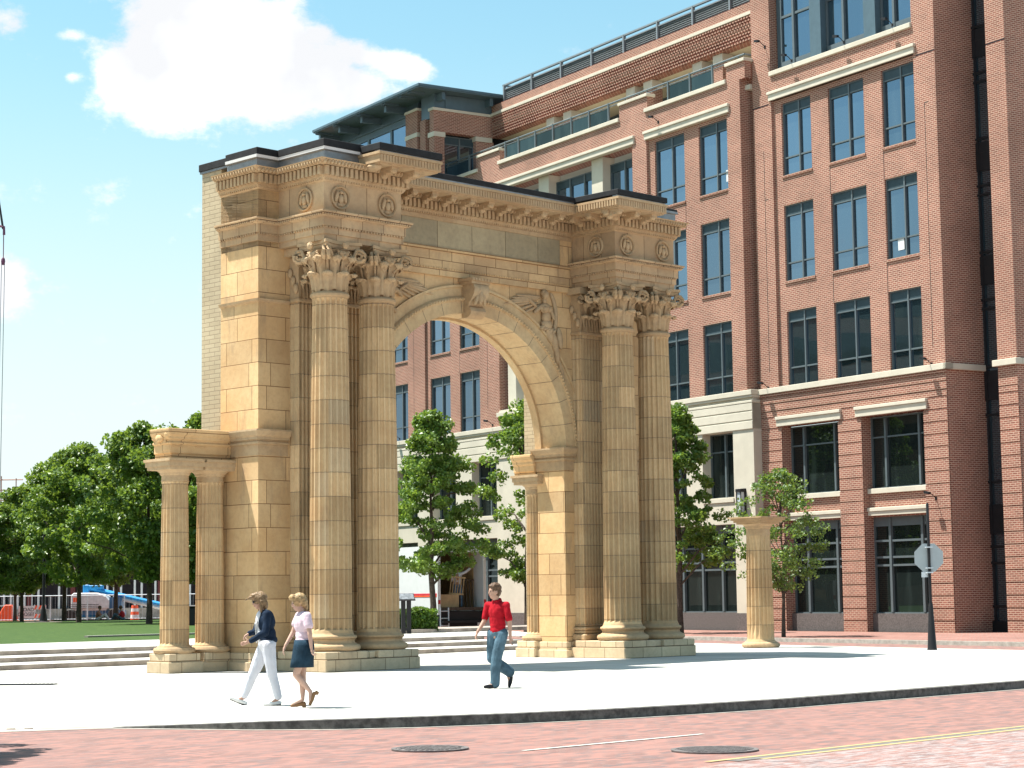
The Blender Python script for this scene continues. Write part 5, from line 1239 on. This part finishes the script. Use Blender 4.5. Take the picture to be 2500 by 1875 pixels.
# building under construction
cs=empty('construction_site_building',(-50,176,0),0,'unfinished building with rows of steel studs and scaffolding beyond the maples','building')
f=MB(); f.box(-12,32,2,20,0,9.5); f.build('core',plain('site_dark',(.05,.045,.05),.9),cs)
f=MB()
for z in (0,4.2,8.2): f.box(-12,32,-.2,2,z,z+.35)
f.box(-12,32,-.35,-.2,0,.9); f.build('slab',M['step'],cs)
rn=random.Random(9); f=MB()
for i in range(74):
    x=-12+i*.6; 
    if rn.random()<.86: f.box(x,x+.17,-.1,.05,.3,4.2); 
    f.box(x,x+.07,-.1,.05,4.5,8.2)
f.build('studs',M['white'],cs)
f=MB()
for i in range(12): x=-11.5+i*3.8; f.box(x,x+.38,-.15,.3,0,8.2)
f.build('red_columns',plain('primer_red',(.12,.03,.03),.7),cs)
f=MB()
for x0,x1,z1 in ((-4,7,12.6),(13,18,14.4)):
    z=9.5
    while z<z1: f.tube([(x0,0,z),(x1,0,z)],.05,5); z+=.9
    for k in range(int((x1-x0)/1.3)+1): f.tube([(x0+k*1.3,0,9.4),(x0+k*1.3,0,z1-rn.random()*.8)],.05,5)
f.build('scaffold',plain('rusty_tube',(.30,.17,.13),.7),cs)
# crane with its hook cables at the left edge
ck=empty('crane',(-51.6,200,0),0,'dark crane jib tip with hanging hook block and cables at the left edge','crane')
f=MB(); f.tube([(-14,0,64),(-.1,0,42.2),(.42,0,39.0)],[.16,.12,.12],5); f.build('jib',M['dark'],ck)
f=MB(); f.tube([(-.3,0,39.4),(.5,0,39.2),(.52,0,38.4)],.14,6); f.tube([(.48,0,38.4),(.48,0,35.9)],.05,5); f.ball((.46,0,35.7),(.22,.2,.42),8,6); f.build('hook_block',plain('crane_purple',(.12,.04,.08),.6),ck)
f=MB(); f.tube([(.3,0,35.6),(.12,0,2)],.035,5); f.tube([(.62,0,35.6),(.40,0,2)],.035,5); f.build('cable',M['frame'],ck)
# ================================================================ PEOPLE (figures fused into one continuous skin each)
M['skin']=plain('skin',(.40,.235,.17),.55,var=.06,scale=9,spec=.35); M['skin_pale']=plain('skin_fair',(.46,.29,.22),.55,var=.05,scale=9,spec=.35)
M['eye']=plain('eye_dark',(.03,.02,.02),.3); M['lips']=plain('lips',(.45,.12,.10),.5)
from mathutils import noise as mn
def fuse(name,mb,voxel,mat,parent,it=3,loc=None):
    amp,fr=(.010,9) if name in ('polo_shirt','cardigan','t_shirt','shirt') else (.010,7) if name in ('jeans','trousers','white_top') else (.012,26) if name=='hair' else (0,1)
    me=bpy.data.meshes.new(name); me.from_pydata(mb.v,[],mb.f); o=bpy.data.objects.new(name,me); sc.collection.objects.link(o)
    r=o.modifiers.new('r','REMESH'); r.mode='VOXEL'; r.voxel_size=voxel; s=o.modifiers.new('s','SMOOTH'); s.factor=.5; s.iterations=it
    bpy.context.view_layer.update(); m2=bpy.data.meshes.new_from_object(o.evaluated_get(bpy.context.evaluated_depsgraph_get())); bpy.data.objects.remove(o)
    m2.name=name; m2.materials.clear(); m2.materials.append(mat); m2.polygons.foreach_set('use_smooth',[True]*len(m2.polygons))
    if amp:
        nr=[v.normal.copy() for v in m2.vertices]
        for v,n in zip(m2.vertices,nr): c=v.co; v.co=c+n*amp*(.45+mn.noise(Vector((c.x*fr+3,c.y*fr,c.z*fr*(.55 if name!='hair' else .35))))+.5*mn.noise(Vector((c.x*fr*2.3,c.y*fr*2.3+7,c.z*fr*1.4))))
    q=bpy.data.objects.new(name,m2); link(q,parent); return q
def V3(t): return Vector(t)
def cap(mb,a,b,ra,rb,n=10):
    a,b=V3(a),V3(b); mb.tube([a,b],[ra,rb],n); mb.ball(a,ra,n,7); mb.ball(b,rb,n,7)
def basis(f):
    f=Vector((f[0],f[1],0)).normalized(); s=Vector((-f.y,f.x,0)); return f,s,Matrix(((f.x,s.x,0),(f.y,s.y,0),(0,0,1)))
def hand(mb,w,d,side,curl=.4,k=1.0):
    w,d=V3(w),V3(d).normalized(); side=V3(side).normalized(); nrm=d.cross(side).normalized()
    c=w+d*.045*k; mb.ball(c,(.042*k,.030*k,.020*k),8,6,Matrix((d,side,nrm)).transposed())
    for i,(o_,l) in enumerate(((-.026,.062),(-.009,.072),(.009,.068),(.025,.052))):
        a=w+d*.078*k+side*o_*k; b=a+(d*math.cos(curl*.5)-nrm*math.sin(curl*.5))*l*.5*k; c2=b+(d*math.cos(curl*1.7)-nrm*math.sin(curl*1.7))*l*.5*k
        cap(mb,a,b,.0095*k,.009*k,6); cap(mb,b,c2,.009*k,.0075*k,6)
    a=w+d*.025*k-side*.034*k; cap(mb,a,a+(d*.7-side*.6-nrm*.3).normalized()*.05*k,.012*k,.009*k,6)
def head(mb,c,f,k=1.0,tilt=0.0):
    f,s,B=basis(f); T=B@Matrix.Rotation(tilt,3,'Y'); P=lambda x,y,z:c+T@Vector((x,y,z))*k
    mb.ball(P(0,0,.02),(.098*k,.076*k,.105*k),14,10,T); mb.ball(P(.025,0,-.05),(.066*k,.056*k,.07*k),12,8,T); mb.ball(P(.055,0,-.092),(.027*k,.03*k,.024*k),8,6,T)
    mb.ball(P(.098,0,-.018),(.019*k,.014*k,.028*k),8,6,T); mb.ball(P(.080,0,.03),(.02*k,.05*k,.014*k),8,6,T)
    mb.ball(P(.084,0,-.062),(.012*k,.024*k,.008*k),8,6,T)
    for q in (-1,1): mb.ball(P(-.008,q*.078,-.012),(.022*k,.010*k,.032*k),8,6,T)
    return P,T
def features(P,T,k,parent,mat_eye,glasses=False):
    e=MB()
    for q in (-1,1): e.ball(P(.086,q*.031,.006),(.010*k,.014*k,.008*k),8,6,T)
    e.build('eyes',mat_eye,parent,True)
    e=MB(); e.ball(P(.090,0,-.060),(.009*k,.022*k,.007*k),8,6,T); e.build('mouth',M['lips'],parent,True)
    if glasses:
        e=MB()
        for q in (-1,1): e.ball(P(.092,q*.034,.004),(.014*k,.030*k,.021*k),10,7,T); e.tube([P(.085,q*.062,.012),P(-.01,q*.083,.008)],.005,5)
        e.build('sunglasses',M['dark'],parent,True)
def shoe(mb,heel,toe,w=.042,h=.06):
    h_,t_=V3(heel),V3(toe); m=h_*.45+t_*.55; cap(mb,h_,m,w*.85,w,8); cap(mb,m,t_,w,w*.72,8)
# ---- the man in the red polo shirt
def man(loc):
    root=empty('person',(loc.x,loc.y,0),0,'man in a red polo shirt and blue jeans walking left across the plaza','person')
    f,s,B=basis((-.86,-.5)); k=1.0
    hd_=Vector((-.02,-.03,1.655)); nk=Vector((.015,0,1.50)); ch=Vector((.02,0,1.28)); wa=Vector((.03,.0,1.08)); pv=Vector((.03,0,.95))
    shR=Vector((-.14,.10,1.42)); shL=Vector((.185,-.12,1.42)); elR=Vector((-.205,.09,1.15)); elL=Vector((.235,-.14,1.13)); wrR=Vector((-.325,.02,.965)); wrL=Vector((.245,-.17,.87))
    hR=Vector((-.055,.07,.93)); hL=Vector((.105,-.07,.93)); knS=Vector((.0,-.10,.50)); anS=Vector((-.03,-.12,.09)); knB=Vector((-.075,.09,.50)); anB=Vector((.20,.16,.235))
    b=MB(); P,T=head(b,hd_,(-.93,-.36),1.03,.03); cap(b,nk-Vector((0,0,.07)),hd_+Vector((.015,.0,-.06)),.062,.058)
    b.ball(ch,(.125,.175,.20),14,10,B); b.ball(wa,(.105,.145,.17),12,8,B); b.ball(pv,(.12,.16,.13),12,8,B); cap(b,shR,shL,.042,.042)
    for a,e,w in ((shR,elR,wrR),(shL,elL,wrL)): cap(b,a,e,.044,.044); cap(b,e,w,.043,.027)
    for h,kn,an in ((hL,knS,anS),(hR,knB,anB)): cap(b,h,kn,.085,.055); cap(b,kn,an,.055,.036)
    hand(b,wrR,(-.35,-.15,-.9),(.3,-.9,0),.8,1.05); hand(b,wrL,(.02,-.05,-1),(-.5,-.8,0),.7,1.05)
    cap(b,anS+Vector((0,0,-.02)),anS+f*.14+Vector((0,0,-.05)),.035,.03); cap(b,anB,anB+Vector((.02,.01,-.12)),.035,.03)
    body=fuse('body',b,.0095,M['skin'],root,2); features(P,T,1.03,root,M['eye'])
    sh=MB(); sh.ball(ch+Vector((0,0,.02)),(.128,.182,.22),14,10,B); sh.ball(ch*.5+wa*.5,(.124,.170,.20),14,10,B); sh.ball(wa,(.122,.160,.20),12,8,B); sh.ball(pv+Vector((0,0,.04)),(.128,.168,.11),12,8,B); cap(sh,shR,shL,.062,.062); cap(sh,nk+Vector((.01,0,-.06)),nk+Vector((.0,0,-.005)),.105,.072)
    for a,e in ((shR,elR),(shL,elL)): cap(sh,a,a+(e-a)*.78,.062,.060)
    o=fuse('polo_shirt',sh,.011,plain('red_cotton',(.33,.008,.016),.85,var=.2,scale=7,spec=.1,bump=.25),root,3)
    cl=MB(); P2=lambda x,y,z:nk+B@Vector((x,y,z)); cl.tube([P2(.075,-.02,-.065),P2(.03,-.075,-.01),P2(-.04,-.07,.02),P2(-.07,0,.03),P2(-.04,.07,.02),P2(.03,.075,-.01),P2(.075,.02,-.065)],[.018,.022,.022,.022,.022,.022,.018],7); cl.build('collar',o.data.materials[0],o,True)
    cl=MB(); cl.ball(P2(.075,0,-.055),(.02,.032,.045),8,6,B); cl.build('undershirt',M['white'],root,True)
    j=MB(); j.ball(pv,(.128,.168,.12),12,8,B)
    cap(j,hL,knS,.108,.092); cap(j,knS,anS+Vector((0,0,.0)),.092,.083); cap(j,hR,knB,.104,.088); cap(j,knB,anB+Vector((.02,.0,.03)),.088,.09)
    fuse('jeans',j,.011,plain('blue_denim',(.075,.13,.17),.9,var=.35,scale=4,spec=.1,bump=.4),root,2)
    q=MB(); shoe(q,anS+Vector((.03,.02,-.045)),anS+f*.20+Vector((0,0,-.055))); fuse('shoe',q,.012,M['dark'],root)
    q=MB(); shoe(q,anB+Vector((.05,.01,-.055)),anB+Vector((.015,0,-.21))); fuse('shoe',q,.012,M['dark'],root)
    q=MB(); q.ball(P(-.012,0,.055),(.106,.085,.095),14,10,T); q.ball(P(-.045,0,.0),(.07,.082,.09),12,8,T); q.ball(P(.05,0,.095),(.05,.06,.028),10,6,T)
    rn=random.Random(2)
    for i in range(60):
        v=Vector((rn.gauss(-.2,1),rn.gauss(0,1),abs(rn.gauss(.6,.8)))).normalized(); q.ball(P(-.012+v.x*.098,v.y*.078,.06+v.z*.09),.013,6,5)
    fuse('hair',q,.009,plain('brown_hair',(.10,.055,.03),.6,var=.35,scale=30),root,1)
    return root
# ---- woman in the navy cardigan and white trousers
def woman_a(loc):
    root=empty('person',(loc.x,loc.y,0),0,'woman in navy cardigan, white trousers and sunglasses striding left, hands together','person')
    f,s,B=basis((-.93,-.37))
    hd_=Vector((-.085,-.02,1.555)); nk=Vector((-.02,0,1.43)); ch=Vector((.0,0,1.24)); wa=Vector((.02,0,1.05)); pv=Vector((.03,0,.93))
    shL=Vector((.055,-.16,1.36)); shR=Vector((-.055,.15,1.36)); elL=Vector((.04,-.23,1.09)); wrL=Vector((-.20,-.24,.955)); elR=Vector((-.16,.10,1.10)); wrR=Vector((-.235,-.05,1.07))
    hL=Vector((.06,-.08,.90)); hR=Vector((.0,.08,.90)); knF=Vector((-.17,.09,.50)); anF=Vector((-.325,.10,.115)); knB=Vector((.12,-.09,.47)); anB=Vector((.205,-.10,.10))
    b=MB(); P,T=head(b,hd_,(-.97,-.25),.98,.22); cap(b,nk-Vector((0,0,.05)),hd_+Vector((.02,0,-.05)),.052,.05)
    b.ball(ch,(.11,.15,.19),14,10,B); b.ball(wa,(.095,.125,.16),12,8,B); b.ball(pv,(.12,.165,.13),12,8,B); cap(b,shR,shL,.05,.05)
    for a,e,w in ((shR,elR,wrR),(shL,elL,wrL)): cap(b,a,e,.047,.037); cap(b,e,w,.036,.023)
    for h,kn,an in ((hL,knB,anB),(hR,knF,anF)): cap(b,h,kn,.085,.052); cap(b,kn,an,.052,.030)
    hand(b,wrL,(-.95,.1,-.28),(0,.2,-1),.35,1.05); hand(b,wrR,(-.75,-.3,-.5),(.2,-.8,.3),.9,1.0)
    cap(b,anF,anF+Vector((-.10,-.02,-.035)),.03,.028); cap(b,anB,anB+Vector((-.08,-.03,-.06)),.03,.028)
    fuse('body',b,.0095,M['skin'],root,2); features(P,T,.98,root,M['eye'],True)
    c=MB(); c.ball(ch+Vector((.012,0,.0)),(.135,.175,.19),14,10,B); c.ball(wa+Vector((.012,0,-.01)),(.128,.155,.17),12,8,B); c.ball(pv+Vector((.015,0,.045)),(.138,.175,.075),12,8,B); cap(c,shR,shL,.062,.062)
    for a,e,w in ((shR,elR,wrR),(shL,elL,wrL)): cap(c,a,e,.06,.052); cap(c,e,e+(w-e)*.88,.052,.040)
    o=fuse('cardigan',c,.011,plain('navy_knit',(.012,.022,.042),.9,var=.2,scale=8,spec=.1,bump=.3),root,3)
    c=MB(); c.ball(ch+f*.045+Vector((0,0,.02)),(.105,.085,.17),12,9,B); c.ball(wa+f*.045+Vector((0,0,-.02)),(.10,.08,.17),12,8,B); fuse('white_top',c,.011,plain('white_cotton',(.60,.60,.62),.8,var=.05),root,2)
    c=MB()
    for q in (-1,1): c.tube([nk+B@Vector((-.03,q*.06,.0)),nk+B@Vector((.08,q*.055,-.10)),ch+B@Vector((.142,q*.045,-.02)),wa+B@Vector((.142,q*.055,-.02)),pv+B@Vector((.14,q*.08,.0))],[.012,.010,.009,.009,.008],6)
    c.build('white_piping',M['white'],o,True)
    j=MB(); j.ball(pv+Vector((0,0,-.01)),(.135,.185,.13),12,8,B)
    cap(j,hL,knB,.110,.076); cap(j,knB,anB+Vector((0,0,.03)),.076,.056); cap(j,hR,knF,.108,.076); cap(j,knF,anF+Vector((.005,0,.035)),.076,.055)
    fuse('trousers',j,.011,plain('white_denim',(.56,.57,.62),.85,var=.06,scale=5,bump=.3),root,2)
    for hl,to in ((anF+Vector((.02,0,-.085)),anF+Vector((-.20,-.04,.005))),(anB+Vector((.03,0,-.06)),anB+Vector((-.20,-.06,-.078)))):
        q=MB(); shoe(q,hl,to,.036); fuse('shoe',q,.011,M['white'],root)
        q=MB(); d=Vector((0,0,-.028)); cap(q,hl+d,to+d,.022,.014,6); fuse('sole',q,.009,M['dark'],root,1)
    q=MB(); q.ball(P(-.015,0,.035),(.112,.092,.105),14,10,T); q.ball(P(-.06,0,-.05),(.06,.085,.10),12,8,T); q.ball(P(.065,0,.10),(.06,.06,.035),8,6,T); q.ball(P(.10,.02,.085),(.055,.035,.018),8,6,T); q.tube([P(-.03,-.085,.0),P(-.0,-.09,-.09),P(.03,-.08,-.17)],[.03,.026,.012],6); q.tube([P(.08,-.03,.09),P(.15,-.04,.075),P(.20,-.05,.06)],[.022,.014,.006],6)
    q.tube([P(-.03,.085,.0),P(-.0,.09,-.09),P(.02,.08,-.17)],[.03,.026,.012],6)
    fuse('hair',q,.009,plain('light_brown_hair',(.19,.12,.06),.55,var=.35,scale=30),root,1)
    return root
# ---- woman in the pale pink T-shirt and denim skirt
def woman_b(loc):
    root=empty('person',(loc.x,loc.y,0),0,'blonde woman in a pale pink T-shirt, dark denim skirt and brown heeled clogs','person')
    f,s,B=basis((-.92,-.39))
    hd_=Vector((-.055,0,1.525)); nk=Vector((-.0,0,1.395)); ch=Vector((.015,0,1.22)); wa=Vector((.02,0,1.03)); pv=Vector((.025,0,.91))
    shL=Vector((.085,-.14,1.33)); shR=Vector((-.06,.14,1.33)); elL=Vector((.135,-.20,1.06)); wrL=Vector((.155,-.19,.86)); elR=Vector((-.15,.15,1.09)); wrR=Vector((-.255,.08,.90))
    hL=Vector((.06,-.07,.88)); hR=Vector((-.0,.07,.88)); knS=Vector((-.0,.06,.48)); anS=Vector((.0,.05,.115)); knB=Vector((-.085,-.07,.485)); anB=Vector((.125,-.06,.235))
    b=MB(); P,T=head(b,hd_,(-.95,-.3),.97,.2); cap(b,nk-Vector((0,0,.05)),hd_+Vector((.02,0,-.05)),.050,.048)
    b.ball(ch,(.105,.145,.18),14,10,B); b.ball(wa,(.09,.12,.15),12,8,B); b.ball(pv,(.115,.16,.13),12,8,B); cap(b,shR,shL,.047,.047)
    for a,e,w in ((shR,elR,wrR),(shL,elL,wrL)): cap(b,a,e,.046,.036); cap(b,e,w,.036,.023)
    for h,kn,an in ((hR,knS,anS),(hL,knB,anB)): cap(b,h,kn,.085,.052); m=kn*.65+an*.35; cap(b,kn,m,.050,.053); cap(b,m,an,.053,.029)
    hand(b,wrL,(.25,-.05,-.95),(-.4,-.8,0),1.1); hand(b,wrR,(-.35,-.1,-.93),(.2,-.9,0),.6)
    cap(b,anS,anS+Vector((-.13,-.04,-.065)),.031,.028); cap(b,anB,anB+Vector((.0,-.01,-.12)),.031,.028)
    fuse('body',b,.0095,M['skin_pale'],root,2); features(P,T,.97,root,M['eye'])
    c=MB(); c.ball(ch,(.128,.165,.185),14,10,B); c.ball(wa,(.115,.145,.15),12,8,B); c.ball(pv+Vector((0,0,.06)),(.128,.165,.07),12,8,B); cap(c,shR,shL,.060,.060); c.ball(ch+f*.07+Vector((0,0,.02)),(.06,.12,.06),10,8,B)
    for a,e in ((shR,elR),(shL,elL)): cap(c,a,a+(e-a)*.5,.062,.064)
    fuse('t_shirt',c,.011,plain('pale_pink_cotton',(.60,.47,.53),.85,var=.08,scale=4,bump=.3),root,3)
    # skirt: an open cone of denim
    k=MB(); rows=[(.985,.135,.165,0),(.90,.150,.185,.0),(.80,.158,.190,-.01),(.68,.165,.190,-.025),(.585,.175,.195,-.035)]; n=28
    for z,a,b_,dx in rows:
        for i in range(n):
            t=6.283*i/n; w=1+(.035*math.sin(5*t)*(1-(z-.58)/.4)); p=pv+B@Vector((a*w*math.cos(t),b_*w*math.sin(t),0)); k.v.append((p.x+dx,p.y,z))
    for j_ in range(4):
        for i in range(n): k.f.append((j_*n+i,(j_+1)*n+i,(j_+1)*n+(i+1)%n,j_*n+(i+1)%n)); k.m.append(0)
    o=k.build('skirt',plain('dark_denim',(.014,.032,.05),.9,var=.35,scale=5,spec=.1,bump=.4),root,'all'); sm=o.modifiers.new('t','SOLIDIFY'); sm.thickness=.008
    q=MB(); shoe(q,anS+Vector((.02,.0,-.055)),anS+Vector((-.155,-.05,-.085)),.034); q.box(anS.x-.005,anS.x+.05,anS.y-.02,anS.y+.02,0,.06); fuse('clog',q,.010,plain('tan_leather',(.22,.115,.05),.6),root)
    q=MB(); shoe(q,anB+Vector((.055,-.0,-.03)),anB+Vector((-.005,-.01,-.185)),.034); q.cbox(anB+Vector((.095,0,-.02)),(.05,.035,.06),Matrix.Rotation(-.9,3,'Y')); fuse('clog',q,.010,bpy.data.materials['tan_leather'],root)
    q=MB(); q.ball(P(-.02,0,.035),(.112,.092,.105),14,10,T); q.ball(P(-.07,0,-.01),(.065,.085,.085),12,8,T); q.ball(P(-.10,0,-.07),(.04,.05,.05),10,8,T); q.ball(P(.06,0,.095),(.06,.07,.04),8,6,T)
    rn=random.Random(4)
    for i in range(70):
        v=Vector((rn.gauss(-.3,1),rn.gauss(0,1),rn.gauss(.4,.7))).normalized()
        if v.x>.45 and v.z<.3: continue
        q.ball(P(-.02+v.x*.108,v.y*.088,.03+v.z*.10),.016,6,5)
    fuse('hair',q,.009,plain('blonde_hair',(.30,.20,.095),.55,var=.35,scale=30),root,1)
    return root
man(gnd(1213,1680)); woman_a(gnd(647,1722)); woman_b(gnd(738,1727.5))
# ---- mover standing in the truck, seen from behind, arm raised
def mover():
    o=tkp(-.75,-.95,zf); root=empty('person',o,0,'mover in a white shirt and blue jeans reaching up inside the open truck','person')
    b=MB(); f,s,B=basis((.3,1)); hd_=Vector((-.02,0,1.62)); P,T=head(b,hd_,(.3,1),1.0,.2)
    b.ball((0,0,1.27),(.12,.17,.2),12,9); b.ball((0,0,1.03),(.12,.15,.16),12,8); cap(b,(0,0,1.4),(-.01,0,1.56),.055,.055)
    shL=Vector((-.17,0,1.42)); shR=Vector((.17,0,1.42))
    for a,e,w in ((shL,(-.24,.06,1.14),(-.2,.22,.95)),(shR,(.37,.02,1.50),(.58,.05,1.68))): cap(b,a,e,.05,.042); cap(b,e,w,.041,.027); hand(b,w,Vector(w)-Vector(e),(0,1,.2),.5)
    for x in (-.09,.1): cap(b,(x,0,.92),(x*1.3,.02,.48),.085,.055); cap(b,(x*1.3,.02,.48),(x*1.4,0,.08),.055,.036)
    fuse('body',b,.011,M['skin'],root,2); features(P,T,1,root,M['eye'])
    c=MB(); c.ball((0,0,1.28),(.19,.14,.2),12,9); c.ball((0,0,1.07),(.17,.135,.17),12,8); cap(c,shL,shR,.07,.07); cap(c,shL,(-.24,.06,1.14),.065,.055); cap(c,shR,(.37,.02,1.50),.065,.055); cap(c,(.37,.02,1.5),(.52,.04,1.63),.05,.045); fuse('shirt',c,.012,bpy.data.materials['white_cotton'],root,2)
    c=MB(); c.ball((0,0,.93),(.16,.13,.11),12,8)
    for x in (-.09,.1): cap(c,(x,0,.9),(x*1.3,.02,.48),.095,.08); cap(c,(x*1.3,.02,.48),(x*1.4,0,.08),.08,.07)
    fuse('jeans',c,.012,plain('light_denim',(.10,.18,.29),.9,var=.3,scale=5),root,2)
    q=MB()
    for x in (-.12,.14): shoe(q,(x,0,.045),(x+.03,.18,.04))
    fuse('shoes',q,.012,M['dark'],root); q=MB(); q.ball(P(-.01,0,.04),(.105,.085,.1),12,8,T); fuse('hair',q,.01,bpy.data.materials['brown_hair'],root,1)
mover()
# ---- two people sitting on the lawn
def sitter(px,label,shirt,legs,face):
    e=at(px,1518,126); root=empty('person',(e.x,e.y,.33),0,label,'person',None); sgn=1 if face[0]>0 else -1
    b=MB(); hd_=Vector((.02*sgn,0,.78)); P,T=head(b,hd_,face,1.0,.35)
    b.ball((-.08*sgn,0,.32),(.14,.17,.26),12,9); b.ball((-.1*sgn,0,.12),(.16,.17,.13),12,8); cap(b,(-.04*sgn,0,.52),(.0,0,.70),.055,.05); cap(b,(-.08*sgn,-.17,.5),(-.08*sgn,.17,.5),.055,.055)
    for y in (-.13,.13): cap(b,(-.05*sgn,y,.12),(.36*sgn,y*1.2,.38),.08,.055); cap(b,(.36*sgn,y*1.2,.38),(.55*sgn,y,.08),.052,.034); cap(b,(-.06*sgn,y*1.5,.5),(.1*sgn,y*1.7,.28),.045,.04); cap(b,(.1*sgn,y*1.7,.28),(.32*sgn,y*.8,.36),.038,.025); hand(b,(.32*sgn,y*.8,.36),(sgn,0,-.2),(0,1,0),.6)
    fuse('body',b,.012,M['skin'],root,2); features(P,T,1,root,M['eye'])
    c=MB(); c.ball((-.08*sgn,0,.33),(.17,.195,.26),12,9); cap(c,(-.08*sgn,-.17,.5),(-.08*sgn,.17,.5),.07,.07)
    for y in (-.13,.13): cap(c,(-.06*sgn,y*1.5,.5),(.04*sgn,y*1.65,.36),.06,.055)
    fuse('shirt',c,.013,shirt,root,2); c=MB(); c.ball((-.1*sgn,0,.11),(.17,.19,.11),12,8)
    for y in (-.13,.13): cap(c,(-.05*sgn,y,.12),(.36*sgn,y*1.2,.38),.095,.07); cap(c,(.36*sgn,y*1.2,.38),(.53*sgn,y,.1),.065,.05)
    fuse('trousers',c,.013,legs,root,2); q=MB(); q.ball(P(-.02,0,.03),(.115,.095,.11),12,8,T); fuse('hair',q,.01,bpy.data.materials['brown_hair'],root,1)
    q=MB()
    for y in (-.13,.13): shoe(q,(.55*sgn,y,.05),(.72*sgn,y,.04))
    fuse('shoes',q,.013,M['white'],root)
sitter(295,'person in a dark red shirt sitting on the lawn facing left',plain('dark_red_cotton',(.40,.02,.03),.85),bpy.data.materials['blue_denim'],(-1,-.2))
sitter(243,'person in a brown top sitting on the lawn, facing right',plain('brown_cotton',(.30,.14,.09),.85),M['white'],(1,-.3))
